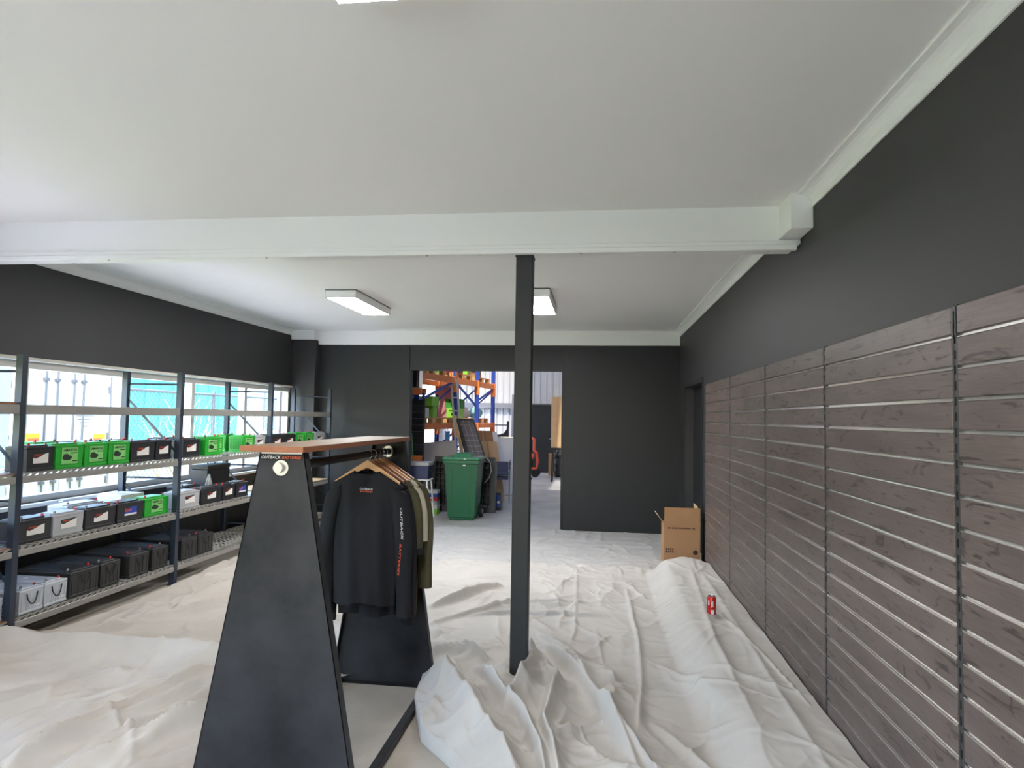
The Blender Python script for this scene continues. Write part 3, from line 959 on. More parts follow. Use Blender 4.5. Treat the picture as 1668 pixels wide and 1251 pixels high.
ZS = [LEV[0] + 0.0645, LEV[1] + 0.0645, LEV[2] + 0.0645]
GT, GM, GBt = 'batteries on the top shelf', 'batteries on the middle shelf', 'batteries on the bottom shelf'
TOP = [
    ('black', 4.215, 4.455, 'black car battery with wedge sticker, first beside the nearest upright, top shelf', -3.925),
    ('green', 4.465, 4.735, 'green car battery first in the row of three near the upright, top shelf', -3.925),
    ('green', 4.745, 4.995, 'green car battery, middle of the three side by side on the top shelf', -3.925),
    ('green', 5.003, 5.255, 'green car battery, last of three, touching the black batteries on the top shelf', -3.925),
    ('black', 5.265, 5.58, 'black car battery on the top shelf right after the three green ones', -3.925),
    ('black', 5.59, 5.82, 'black car battery half hidden by the second upright on the top shelf', -3.925),
    ('black', 5.99, 6.265, 'black car battery on the top shelf just past the second upright', -3.925),
    ('green', 6.36, 6.63, 'green car battery with ribbed end next after the black ones, middle bay, top shelf', -3.925),
    ('green', 6.64, 6.80, 'narrow green car battery pushed back between two ribbed green ones, top shelf', -3.99),
    ('green', 7.09, 7.35, 'green car battery with a wide ribbed end, before the first grey one, top shelf', -3.925),
    ('grey', 7.36, 7.60, 'grey car battery beside the third upright on the top shelf', -3.925),
    ('black', 7.74, 8.09, 'black car battery just past the third upright on the top shelf', -3.925),
    ('black', 8.10, 8.42, 'black car battery before the far pair of green ones, top shelf', -3.925),
    ('green', 8.43, 8.70, 'green car battery, first of the far pair, top shelf', -3.925),
    ('green', 8.71, 9.00, 'green car battery, second of the far pair, top shelf', -3.925),
    ('grey', 9.02, 9.37, 'grey car battery at the far end of the top shelf', -3.925),
    ('green', 4.50, 4.78, 'green car battery in the back row behind the first green one, top shelf', -4.14),
    ('black', 4.90, 5.16, 'black car battery in the back row behind the middle green one, top shelf', -4.14),
    ('black', 5.30, 5.56, 'black car battery in the back row behind the fifth one, top shelf', -4.14),
    ('black', 6.02, 6.26, 'black car battery in the back row past the second upright, top shelf', -4.14),
    ('green', 7.10, 7.34, 'green car battery in the back row of the middle bay, top shelf', -4.14),
    ('black', 3.66, 3.92, 'black battery left of the nearest upright on the top shelf', -4.10),
]
for k, a, b, lab, xf in TOP:
    battery(k, a, b, (1.345 if k != 'green' else 1.350) + (0 if xf > -4 else 0.004), ZS[2] + (0.006 if a < 4.0 else 0), lab, GT, xf)
MID = [
    ('black', 3.72, 4.03, 'black car battery left of the nearest upright on the middle shelf', -3.925),
    ('black', 4.185, 4.46, 'black car battery, first past the nearest upright on the middle shelf', -3.925),
    ('grey', 4.475, 4.77, 'grey car battery between two black ones on the middle shelf near bay', -3.925),
    ('black', 4.785, 5.12, 'black car battery between the grey and the blue-labelled one, middle shelf', -3.925),
    ('blue', 5.135, 5.46, 'black car battery with blue and orange label beside the green one, middle shelf', -3.925),
    ('green', 5.475, 5.81, 'only green car battery on the middle shelf', -3.925),
    ('grey', 5.975, 6.30, 'grey car battery just past the second upright on the middle shelf', -3.925),
    ('black', 6.325, 6.70, 'wide black car battery beside the far grey one, middle shelf', -3.925),
    ('black', 6.715, 6.96, 'small black car battery before the far blue-labelled one, middle shelf', -3.925),
    ('blue', 6.985, 7.24, 'black car battery with blue label next to the clothes rack panel, middle shelf', -3.925),
    ('pale', 4.86, 5.26, 'pale battery with rope handle in the back row behind the black one, middle shelf', -4.15),
    ('black', 6.35, 6.66, 'black battery with red caps in the back row, middle bay, middle shelf', -4.15),
]
for k, a, b, lab, xf in MID:
    battery(k, a, b, 0.835 if xf > -4 else 0.845, ZS[1] + (0.006 if a < 4.0 else 0), lab, GM, xf)
BOT = [
    ('pale', 3.76, 4.06, 'pale grey deep-cycle battery left of the nearest upright, bottom shelf', 0.40),
    ('pale', 4.185, 4.395, 'pale grey deep-cycle battery beside the nearest upright, bottom shelf', 0.40),
    ('pale', 4.40, 4.61, 'pale grey deep-cycle battery next to the big black ones, bottom shelf', 0.40),
    ('big', 4.63, 4.93, 'big charcoal deep-cycle battery beside the pale ones, bottom shelf', 0.50),
    ('big', 4.945, 5.17, 'big charcoal deep-cycle battery, second from the pale ones, bottom shelf', 0.50),
    ('big', 5.28, 5.53, 'big charcoal deep-cycle battery, third from the pale ones, bottom shelf', 0.50),
    ('big', 5.57, 5.80, 'big charcoal deep-cycle battery before the second upright, bottom shelf', 0.50),
    ('big', 5.99, 6.25, 'big charcoal deep-cycle battery just past the second upright, bottom shelf', 0.50),
    ('big', 6.262, 6.53, 'last big charcoal deep-cycle battery before the empty mesh deck, bottom shelf', 0.50),
]
for k, a, b, lab, dp in BOT:
    battery(k, a, b, 0.385 if k == 'big' else 0.36, ZS[0] + (0.006 if a < 4.0 else 0), lab, GBt, -3.90, dp, 'deep_cycle_battery')

# cartons and cases at the back of the middle shelf
t = thing('white_carton', 'white carton behind the green battery on the middle shelf', 'carton', (-4.25, 5.60, ZS[1]))
part('body', MB().box(-0.12, 0.12, -0.15, 0.15, 0, 0.19, 0.003), M['stwhite'], t)
part('tape', MB().box(-0.121, 0.121, -0.02, 0.02, 0.188, 0.1915), M['bgrey'], t)
part('print_line', MB().box(0.12, 0.121, -0.10, 0.0, 0.12, 0.14), M['bblack'], t)
for i, (y, hgt, lab) in enumerate(((7.05, 0.36, 'tall black case with a white corner flag at the back of the middle shelf'),)):
    t = thing('carry_case', lab, 'case', (-4.27, y, ZS[1]))
    part('body', MB().box(-0.10, 0.10, -0.22, 0.22, 0, hgt - 0.05, 0.012, 2), M['bblack'], t)
    part('lid', MB().box(-0.104, 0.104, -0.224, 0.224, hgt - 0.05, hgt, 0.008, 2), M['bcharc'], t)
    part('handle', MB().tube([(0, -0.07, hgt), (0, -0.07, hgt + 0.03), (0, 0.07, hgt + 0.03), (0, 0.07, hgt)], 0.008), M['rubber'], t, True)
t = thing('desk_flag', 'white folded card standing behind the far batteries on the middle shelf', 'card', (-4.10, 6.78, ZS[1]))
part('panel', MB().plate([(0, -0.09, 0.0), (0, 0.09, 0.0), (-0.02, 0.0, 0.27)], 0.004), M['stwhite'], t)
part('panel', MB().plate([(-0.06, 0.09, 0.0), (-0.06, -0.09, 0.0), (-0.03, 0.0, 0.27)], 0.004), M['stwhite'], t)

# ------------------------------------------------------------------ clothes display rack
RX, RYN, RYF = -1.245, 2.55, 3.98
rk = thing('clothes_rack', 'blackened steel A-frame clothes rack with timber top in front of the shelving', 'clothes rack', (RX, RYN, 0))


def a_panel(y, hw0, hw1, dirn):
    mb = MB()
    zt = 1.448
    tk = 0.045
    ya, yb = (y, y + tk * dirn)
    V = [(-hw1, ya, 0.0), (hw1, ya, 0.0), (hw0, ya, zt), (-hw0, ya, zt)]
    pl = MB()
    pl.plate([(p[0], p[1], p[2]) for p in (V if dirn > 0 else V)], -0.004 * dirn)
    # folded side and foot flanges turned inward
    for sgn in (-1, 1):
        a, b = Vector((sgn * hw1, ya, 0.0)), Vector((sgn * hw0, ya, zt))
        pl.bar(a + Vector((-sgn * 0.002, tk * dirn / 2, 0)), b + Vector((-sgn * 0.002, tk * dirn / 2, 0)), 0.004, tk, (0, 1, 0))
    pl.bar((-hw1, ya + tk * dirn / 2, 0.002), (hw1, ya + tk * dirn / 2, 0.002), tk, 0.004)
    pl.bar((-hw0, ya + tk * dirn / 2, zt - 0.002), (hw0, ya + tk * dirn / 2, zt - 0.002), tk, 0.004)
    return pl


pn = part('side_panel', a_panel(0, 0.092, 0.362, 1), M['steel'], rk)
pf = part('side_panel', a_panel(RYF - RYN, 0.098, 0.318, -1), M['steel'], rk)
for y, sg, par in ((0, -1, pn), (RYF - RYN, -1, pf)):
    part('washer', MB().tube([(0.0, y, 1.385), (0.0, y + sg * 0.004, 1.385)], 0.031, 24), M['zinc'], par, True)
    part('bolt_head', MB().tube([(-0.004, y + sg * 0.004, 1.386), (-0.004, y + sg * 0.024, 1.386)], 0.020, 12), M['zinc'], par)
part('washer', MB().tube([(0.0, RYF - RYN - 0.046, 1.385), (0.0, RYF - RYN - 0.050, 1.385)], 0.034, 24), M['zinc'], pf, True)
part('hanging_rail', MB().tube([(0, 0.002, 1.385), (0, RYF - RYN - 0.002, 1.385)], 0.019, 16), M['steel'], rk, True)
tp = part('timber_top', MB().box(-0.155, 0.105, -0.04, RYF - RYN + 0.05, 1.4485, 1.472, 0.0015), M['oak'], rk)
part('top_edge', MB().box(-0.157, 0.107, -0.0425, -0.0402, 1.4488, 1.4712).box(0.1052, 0.1075, -0.04, RYF - RYN + 0.05, 1.4488, 1.4712), M['oakedge'], tp)
ns = part('name_strip', MB().box(-0.088, 0.088, -0.0022, -0.0005, 1.416, 1.440), M['black'], rk)
part('strip_backing', MB().box(-0.085, 0.085, -0.0018, -0.0005, 1.440, 1.447), M['stwhite'], ns)
link('lettering', text_mesh('OUTBACK', M['prwhite'], 0.082, 0.0125, 0.3), ns, (-0.043, -0.003, 1.4265), FACE_NY)
link('lettering', text_mesh('BATTERIES', M['orange'], 0.082, 0.0115, 0.3), ns, (0.043, -0.003, 1.4265), FACE_NY)
part('floor_rail', MB().box(0.262, 0.302, 0.047, RYF - RYN - 0.047, 0.006, 0.046, 0.004), M['steel'], rk)


# ---- shirts and hangers; local origin on the rail
def hanger(y, m, label, tilt=0.0):
    t = thing('coat_hanger', label, 'hanger', (RX, y, 1.404), tilt, 'wooden hangers on the clothes rack rail')
    pts = []
    for k in range(9):
        a = math.radians(-40 + 245 * k / 8)
        pts.append((0.0 + 0.0215 * math.cos(a), 0, -0.0195 + 0.0235 * math.sin(a)))
    pts = [(p[0], 0, p[2]) for p in pts][::-1] + [(0.012, 0, -0.044), (0, 0, -0.060)]
    part('hook', MB().tube(pts, 0.0022, 6), M['chrome'], t, True)
    ob = MB()
    n = 16
    up_, lo_ = [], []
    for k in range(n + 1):
        x = -0.185 + 0.37 * k / n
        s = abs(x) / 0.185
        zu = -0.050 - 0.118 * s ** 1.05
        th = 0.040 - 0.022 * s
        up_.append((x, zu)); lo_.append((x, zu - th))
    for k in range(n):
        for (a, b) in (((up_[k], up_[k + 1]), (lo_[k], lo_[k + 1])),):
            y0, y1 = -0.007, 0.007
            V = [(a[0][0], y0, a[0][1]), (a[1][0], y0, a[1][1]), (b[1][0], y0, b[1][1]), (b[0][0], y0, b[0][1])]
            V += [(p_[0], y1, p_[2]) for p_ in V]
            F = [(0, 1, 2, 3), (7, 6, 5, 4), (0, 4, 5, 1), (3, 2, 6, 7)]
            if k == 0: F.append((0, 3, 7, 4))
            if k == n - 1: F.append((1, 5, 6, 2))
            ob.add(V, F)
    part('shoulder_bar', ob, m, t, True)
    return t


def shirt(y, m, label, seed, length=0.80, sleeve=0.64, hw=0.205, cuff=None, cat='shirt', drop=-0.112, prints=False, yawz=0.0):
    r = random.Random(seed)
    t = thing('shirt', label, cat, (RX, y, 1.404), yawz, 'shirts hanging on the clothes rack')
    nu, nv = 72, 34
    V, F = [], []
    ph = [r.uniform(0, 6) for _ in range(4)]
    for v in range(nv):
        if v < 6:
            s = v / 5
            W = 0.075 + (hw - 0.075) * s; D = 0.030 + 0.016 * s; tt = 0
        else:
            tt = (v - 5) / (nv - 6)
            W = hw - 0.038 * min(1, tt / 0.16) + 0.012 * math.sin(tt * 2.6); D = 0.046 + 0.010 * math.sin(tt * 3)
        for u in range(nu):
            a = 2 * math.pi * u / nu
            ca, sa = math.cos(a), math.sin(a)
            x = W * (abs(ca) ** 0.75) * (1 if ca >= 0 else -1)
            yy = D * (abs(sa) ** 0.8) * (1 if sa >= 0 else -1)
            zs = drop - 0.46 * (max(0, abs(x) - 0.075)) - (0.022 if sa < 0 else 0.004) * (1 - min(1, abs(x) / 0.08)) * (1 if v < 4 else 0)
            if tt == 0:
                z = zs - (0.012 * s if abs(ca) < 0.9 else 0.02 * s)
            else:
                zsh = drop - 0.46 * (max(0, abs(x) - 0.075)) - 0.016
                z = zsh + (drop - length - zsh) * tt + 0.008 * tt * math.sin(5 * x / hw + ph[0])
            am = 0.002 + 0.013 * tt ** 0.8
            if tt > 0:
                side = -1 if sa < 0 else 1
                yy += side * am * (math.sin(x * 42 + ph[1] + 2.0 * tt) * 0.6 + math.sin(x * 75 + ph[2] - 3 * tt) * 0.4) * min(1, abs(sa) * 2)
            V.append((x, yy, z))
    for v in range(nv - 1):
        for u in range(nu):
            F.append((v * nu + u, v * nu + (u + 1) % nu, (v + 1) * nu + (u + 1) % nu, (v + 1) * nu + u))
    body = MB().add(V, F)
    part('body', body, m, t, True)
    part('collar', MB().tube([(0.076 * math.cos(2 * math.pi * k / 20), 0.031 * math.sin(2 * math.pi * k / 20), drop - (0.022 if math.sin(2 * math.pi * k / 20) < 0 else 0.004) * (1 - min(1, abs(0.076 * math.cos(2 * math.pi * k / 20)) / 0.08))) for k in range(21)], 0.005, 6), m, t, True)
    for sg in (-1, 1):
        n, k = 22, 20
        V, F = [], []
        ph2 = r.uniform(0, 6)
        for i in range(n):
            s = i / (n - 1)
            cx = sg * (hw - 0.040 + 0.050 * math.sin(min(1, s * 1.6) * math.pi * 0.55) + 0.012 * s)
            cz = drop - 0.085 - sleeve * s
            cy = -0.012 * math.sin(s * 3) + 0.004 * math.sin(9 * s + ph2)
            ra = (0.056 - 0.018 * s) * (1 if i > 0 else 0.9); rb = 0.040 - 0.010 * s
            tilt = 0.55 * (1 - min(1, s * 3))
            for q in range(k):
                a = 2 * math.pi * q / k
                rip = 1 + 0.10 * math.sin(3 * a + 5 * s + ph2)
                dx = ra * math.cos(a) * rip
                V.append((cx + dx, cy + rb * math.sin(a) * rip, cz - sg * dx * tilt))
        for i in range(n - 1):
            for q in range(k):
                F.append((i * k + q, i * k + (q + 1) % k, (i + 1) * k + (q + 1) % k, (i + 1) * k + q))
        F.append(tuple(range(k)))
        sl = part('sleeve', MB().add(V, F), m, t, True)
        if cuff is not None:
            s = 1.0
            cx = sg * (hw - 0.040 + 0.050 * math.sin(math.pi * 0.55) + 0.012)
            part('cuff', MB().tube([(cx, -0.005, drop - 0.085 - sleeve + 0.01), (cx, -0.005, drop - 0.085 - sleeve - 0.02)], 0.05, 16, True), cuff, sl, True)
        if prints and sg > 0:
            link('lettering', text_mesh('OUTBACK', M['prwhite'], 0.17, 0.012, 0.25), sl, (hw + 0.012, -0.060, drop - 0.27), (math.pi / 2, math.pi / 2 - 0.06, 0.5))
            link('lettering', text_mesh('BATTERIES', M['orange'], 0.17, 0.011, 0.25), sl, (hw + 0.004, -0.057, drop - 0.46), (math.pi / 2, math.pi / 2 + 0.06, 0.5))
    if prints:
        link('lettering', text_mesh('OUTBACK', M['prwhite'], 0.074, 0.010, 0.25), t, (0.016, -0.058, drop - 0.090), FACE_NY)
        link('lettering', text_mesh('BATTERIES', M['orange'], 0.070, 0.008, 0.25), t, (0.016, -0.058, drop - 0.104), FACE_NY)
    return t


hanger(3.575, M['hanger'], 'pale wooden coat hanger at the front, holding the black printed shirt')
shirt(3.575, M['shblack'], 'black long-sleeved shirt with small chest print at the front of the rack', 3, 0.71, 0.69, 0.205, prints=True)
hanger(3.655, M['hanger2'], 'darker wooden coat hanger, second from the front of the rail')
shirt(3.655, M['shblack'], 'plain black long-sleeved shirt showing below the hem of the front shirt', 5, 0.79, 0.75, 0.205)
hanger(3.725, M['hanger2'], 'darker wooden coat hanger, third from the front of the rail')
shirt(3.725, M['sholive'], 'olive short-sleeved shirt with black cuffs behind the black shirts', 8, 0.76, 0.36, 0.222, M['shblack'])
hanger(3.79, M['hanger'], 'wooden coat hanger, fourth from the front of the rail')
shirt(3.79, M['shstone'], 'stone-coloured short-sleeved shirt between the olive shirts', 12, 0.78, 0.32, 0.232)
hanger(3.855, M['hanger2'], 'wooden coat hanger last on the rail, by the far steel panel')
shirt(3.855, M['sholive'], 'long dark olive shirt last on the rail, by the far steel panel', 15, 0.84, 0.60, 0.250)

# ------------------------------------------------------------------ carton, can
cb = thing('cardboard_box', 'open brown cardboard box with raised flaps beside the slat wall', 'box', (0.93, 7.60, 0.018))
hx, hy, hz, th = 0.19, 0.155, 0.46, 0.005
for nm, bx in (('wall_panel', (-hx, hx, -hy, -hy + th, 0, hz)), ('wall_panel', (-hx, hx, hy - th, hy, 0, hz)), ('wall_panel', (-hx, -hx + th, -hy + th, hy - th, 0, hz)), ('wall_panel', (hx - th, hx, -hy + th, hy - th, 0, hz)), ('base', (-hx + th, hx - th, -hy + th, hy - th, 0, th))):
    part(nm, MB().box(*bx), M['card'], cb)
part('flap', MB().plate([(-hx, -hy, hz), (hx, -hy, hz), (hx - 0.002, -hy - 0.01, hz + 0.185), (-hx + 0.002, -hy - 0.01, hz + 0.185)], 0.005), M['card'], cb)
part('flap', MB().plate([(-hx, -hy, hz), (-hx, hy, hz), (-hx - 0.075, hy, hz + 0.10), (-hx - 0.075, -hy, hz + 0.10)], 0.005), M['card2'], cb)
part('flap', MB().plate([(hx, -hy, hz), (hx, hy, hz), (hx - 0.03, hy, hz + 0.20), (hx - 0.03, -hy, hz + 0.20)], 0.005), M['card2'], cb)
ln = MB()
for k in range(26):
    if k not in (3, 22):
        ln.box(-0.15 + k * 0.011, -0.15 + k * 0.011 + 0.0085, -hy - 0.0012, -hy, hz - 0.042 - 0.004 * (k % 3 == 1), hz - 0.031 + 0.003 * (k % 4 == 2))
part('print_line', ln, M['ink'], cb)
for i in range(4):
    for j in range(2):
        part('care_mark', MB().box(-hx + 0.02 + i * 0.022, -hx + 0.035 + i * 0.022, -hy - 0.0012, -hy, 0.16 + j * 0.028, 0.180 + j * 0.028), M['ink'], cb)
part('round_mark', MB().tube([(hx - 0.05, -hy, 0.17), (hx - 0.05, -hy - 0.0012, 0.17)], 0.025, 20), M['ink'], cb)

CX_, CY_ = 0.852, 5.12
cz = max(zcloth(CX_ + a, CY_ + b) for a in (-.03, 0, .03) for b in (-.03, 0, .03))
cz = 0.186 if not 0.12 < cz < 0.24 else cz
cn = thing('drink_can', 'red drink can standing on the drop cloth by the slat wall', 'can', (CX_, CY_, cz))
part('body', MB().lathe([(0.024, 0), (0.030, 0.006), (0.033, 0.016), (0.033, 0.118), (0.027, 0.134)], 24), M['canred'], cn, True)
part('lid', MB().lathe([(0.027, 0.134), (0.0275, 0.137), (0.025, 0.137), (0.0245, 0.134)], 24), M['alu'], cn, True)
part('tab', MB().box(-0.008, 0.008, -0.014, 0.006, 0.1345, 0.1375), M['alu'], cn)
part('label_panel', MB().box(-0.010, 0.012, -0.0336, -0.0322, 0.012, 0.042), M['stwhite'], cn)
part('can_print', MB().box(-0.008, -0.001, -0.0338, -0.0325, 0.060, 0.100).box(0.002, 0.007, -0.0338, -0.0325, 0.064, 0.104).box(-0.028, -0.020, -0.0265, -0.0215, 0.075, 0.108), M['stwhite'], cn)

# ------------------------------------------------------------------ warehouse shell
WX0, WX1, WYB, WZ = -4.75, 3.0, 20.3, 5.6


def corrugated(name, pts, z0, z1, m, pitch=0.19, depth=0.035):
    """ribbed sheet along a straight line on the floor: flat pans with narrow raised ribs"""
    a, b = Vector((*pts[0], 0)), Vector((*pts[1], 0))
    d = (b - a); L = d.length; d.normalize()
    n = Vector((-d.y, d.x, 0))
    prof = []
    k = 0.0
    while k < L:
        for f, o in ((0, 0), (0.62, 0), (0.72, depth), (0.90, depth)):
            if k + f * pitch <= L:
                prof.append((k + f * pitch, o))
        k += pitch
    prof.append((L, 0))
    V, F = [], []
    for s, o in prof:
        p = a + d * s + n * o
        V += [(p.x, p.y, z0), (p.x, p.y, z1)]
    for i in range(len(prof) - 1):
        F.append((2 * i, 2 * i + 2, 2 * i + 3, 2 * i + 1))
    return struct(name, MB().add(V, F), m)


corrugated('wall_warehouse_back', ((WX1, WYB), (WX0, WYB)), 0, WZ, M['corr'])
struct('wall_warehouse_right', MB().box(WX1, WX1 + 0.1, YB + 0.12, WYB + 0.2, 0, WZ), M['corr'])
w = MB()
w.box(WX0 - 0.1, WX0, YB + 0.12, 12.2, 0, WZ)
w.box(WX0 - 0.1, WX0, 12.2, 17.2, 0, WZ)
w.box(WX0 - 0.1, WX0, 17.2, 19.4, 3.0, WZ)  # opening below this piece added to let daylight into the warehouse
w.box(WX0 - 0.1, WX0, 19.4, WYB + 0.2, 0, WZ)
struct('wall_warehouse_left', w, M['corr'])
w = MB()
w.box(XR + 0.2, WX1 + 0.1, YB + 0.02, YB + 0.12, 0, WZ)
w.box(XL - 0.3, XR + 0.2, YB + 0.02, YB + 0.12, ZC + 0.15, WZ)
w.box(XL - 0.3, XL, YB, YB + 0.12, 0, ZC + 0.15)
struct('wall_warehouse_front', w, M['corr'])
rf = MB()
for xa, xb in ((WX0 - 0.1, -3.4), (-2.2, -0.6), (0.6, WX1 + 0.1)):
    rf.box(xa, xb, YB, WYB + 0.2, WZ, WZ + 0.1)
for ya, yb in ((YB, 10.6), (14.4, 15.4), (19.4, WYB + 0.2)):
    rf.box(-3.4, -2.2, ya, yb, WZ, WZ + 0.1)
    rf.box(-0.6, 0.6, ya, yb, WZ, WZ + 0.1)
rfo = struct('roof_warehouse', rf, M['corr'])
for xa, xb in ((-3.4, -2.2), (-0.6, 0.6)):
    for ya, yb in ((10.6, 14.4), (15.4, 19.4)):
        part('added_skylight_pane', MB().box(xa, xb, ya, yb, WZ + 0.04, WZ + 0.045), M['roofclear'], rfo)  # unseen skylights, added to daylight the warehouse from above
tg = struct('trim_11', MB().box(WX0, WX1, WYB - 0.16, WYB - 0.04, 1.88, 2.04), M['girt'], label='grey steel girt along the corrugated wall')
part('girt_column', MB().box(-2.52, -2.36, WYB - 0.34, WYB - 0.16, 0, 2.3), M['girt'], tg)

# ------------------------------------------------------------------ pallet rack: line of uprights running away from the opening
UPR = [(-3.17, 11.6), (-2.855, 13.4), (-2.66, 14.8), (-2.495, 16.1)]
GZ = dict(lo=(1.36, 1.46), hi=(2.28, 2.40))
pr = thing('pallet_rack', 'tall blue and orange pallet rack loaded with cartons in the warehouse', 'rack', (-2.855, 13.4, 0))


def pl(p):
    return (p[0] + 2.855, p[1] - 13.4, p[2])


def rack_bar(nm, a, b, wd, hh, m, upv=(0, 0, 1)):
    return part(nm, MB().bar(pl(a), pl(b), wd, hh, upv), m, pr)


for i, (x, y) in enumerate(UPR):
    for dx in (0, -0.9):
        u = part('upright', MB().box(-0.045, 0.045, -0.03, 0.03, 0.008, 3.6), M['rackblue'], pr, loc=pl((x + dx, y, 0)))
        part('foot', MB().box(-0.07, 0.07, -0.07, 0.07, 0, 0.008), M['rackblue'], u)
        for z0, z1 in ((1.20, 1.48), (2.10, 2.42)):
            part('beam_clip', MB().box(-0.052, 0.052, -0.036, 0.036, z0, z1), M['rackor'], u)
    for za, zb in ((0.5, 1.3), (1.45, 2.25), (2.5, 3.3)):
        rack_bar('diagonal_brace', (x - 0.9, y, za), (x, y, zb), 0.03, 0.035, M['rackblue'], (0, 1, 0))
for i in range(3):
    (xa, ya), (xb, yb) = UPR[i], UPR[i + 1]
    for dx in (0, -0.9):
        rack_bar('beam', (xa + dx, ya + 0.03, 1.41), (xb + dx, yb - 0.03, 1.41), 0.05, 0.10, M['rackor'])
        rack_bar('beam', (xa + dx, ya + 0.03, 2.34), (xb + dx, yb - 0.03, 2.34), 0.05, 0.12, M['rackor'])
    # long diagonals seen across the bays
rack_bar('diagonal_brace', (-3.17, 11.66, 1.86), (-2.90, 13.3, 2.30), 0.02, 0.05, M['rackblue'])
rack_bar('diagonal_brace', (-2.84, 13.45, 2.28), (-2.68, 14.75, 1.86), 0.02, 0.05, M['rackblue'])
rack_bar('diagonal_brace', (-2.64, 14.85, 1.98), (-2.51, 16.0, 2.26), 0.02, 0.05, M['rackblue'])


def pallet(x, y, z, lx, ly, label, m=None, rot=-0.16):
    m = m or M['pallet']
    t = thing('timber_pallet', label, 'pallet', (x, y, z), rot, 'pallets on the warehouse rack')
    n = max(4, int(lx / 0.16))
    for k in range(n):
        xx = -lx / 2 + 0.05 + k * (lx - 0.10) / (n - 1)
        part('top_board', MB().box(xx - 0.045, xx + 0.045, -ly / 2, ly / 2, 0.098, 0.118), m, t)
    for yy in (-ly / 2 + 0.05, 0, ly / 2 - 0.05):
        for xx in (-lx / 2 + 0.05, 0, lx / 2 - 0.05):
            part('block', MB().box(xx - 0.045, xx + 0.045, yy - 0.05, yy + 0.05, 0.018, 0.098), m, t)
        part('bottom_board', MB().box(-lx / 2, lx / 2, yy - 0.05, yy + 0.05, 0, 0.018), m, t)
    return t


def carton(x, y, z, lx, ly, lz, m, label, rot=0.0, mark=True, name='carton', group='cartons on the warehouse rack'):
    t = thing(name, label, 'carton', (x, y, z), rot, group)
    part('body', MB().box(-lx / 2, lx / 2, -ly / 2, ly / 2, 0, lz, 0.004), m, t)
    part('tape', MB().box(-0.025, 0.025, -ly / 2 - 0.001, ly / 2 + 0.001, lz - 0.03, lz + 0.001), M['card2'], t)
    if mark:
        part('print_line', MB().box(-lx * 0.3, lx * 0.3, -ly / 2 - 0.0015, -ly / 2, lz * 0.68, lz * 0.80).box(-lx * 0.15, lx * 0.15, -ly / 2 - 0.0015, -ly / 2, lz * 0.25, lz * 0.5), M['stdark'], t)
    return t


zl, zh = 1.46, 2.40
pallet(-3.45, 12.5, zl, 0.78, 1.0, 'pine pallet on the lower rack level nearest the opening')
carton(-3.60, 12.42, zl + 0.118, 0.44, 0.5, 0.22, M['lime2'], 'deep green carton stacked under a lime one on the near pallet')
carton(-3.40, 12.52, zl + 0.338, 0.70, 0.55, 0.18, M['lime'], 'wide lime green carton with dark print on top of the near stack')
carton(-3.24, 12.16, zl + 0.118, 0.25, 0.26, 0.18, M['stwhite'], 'white carton with printed panels beside the ladder on the near pallet')
carton(-3.20, 12.62, zl + 0.118, 0.24, 0.34, 0.22, M['lime'], 'narrow lime green carton behind the ladder on the near pallet')
pallet(-3.20, 14.1, zl, 0.76, 1.0, 'pine pallet on the lower rack level in the middle bay')
carton(-3.0, 14.1, zl + 0.118, 0.30, 0.4, 0.20, M['lime'], 'lime green slatted carton right of the ladder, lower rack level', mark=True)
carton(-3.02, 14.15, zl + 0.318, 0.34, 0.4, 0.20, M['lime2'], 'dark green carton on top of the slatted lime one')
pallet(-2.96, 15.45, zl, 0.66, 0.95, 'pine pallet on the lower rack level at the far end')
t = thing('goods_bag', 'pale bag with teal corner on the far lower pallet', 'bag', (-2.78, 15.35, zl + 0.118), group='bags on the far pallet')
part('body', MB().lathe([(0.05, 0), (0.13, 0.02), (0.15, 0.10), (0.12, 0.20), (0.05, 0.27), (0.02, 0.28)], 14), M['pastel'], t, True)
part('tie', MB().lathe([(0.022, 0.275), (0.03, 0.29), (0.012, 0.30)], 10), M['stwhite'], t, True)
t = thing('goods_bag', 'white bag slumped on the far lower pallet', 'bag', (-2.98, 15.15, zl + 0.118), group='bags on the far pallet')
part('body', MB().lathe([(0.04, 0), (0.10, 0.02), (0.11, 0.09), (0.08, 0.17), (0.03, 0.23)], 12), M['stwhite'], t, True)
part('tie', MB().lathe([(0.03, 0.228), (0.035, 0.24), (0.012, 0.25)], 10), M['stwhite'], t, True)
t = thing('cable_reel', 'black cable reel on the far lower pallet', 'reel', (-2.80, 15.68, zl + 0.118))
part('flange', MB().tube([(-0.01, -0.06, 0.12), (-0.01, -0.075, 0.12)], 0.12, 20), M['plblack'], t, True)
part('flange', MB().tube([(-0.01, 0.06, 0.12), (-0.01, 0.075, 0.12)], 0.12, 20), M['plblack'], t, True)
part('hub', MB().tube([(-0.01, -0.06, 0.12), (-0.01, 0.06, 0.12)], 0.07, 16), M['stwhite'], t, True)
pallet(-3.46, 12.5, zh, 0.80, 1.1, 'pine pallet on the upper rack level nearest the opening')
pallet(-3.20, 14.1, zh, 0.78, 1.05, 'pine pallet on the upper rack level in the middle bay')
pallet(-3.0, 15.45, zh, 0.76, 1.0, 'pine pallet on the upper rack level at the far end')
t = thing('maroon_crate', 'maroon open crate at the edge of the upper rack level', 'crate', (-3.0, 13.85, zh + 0.118))
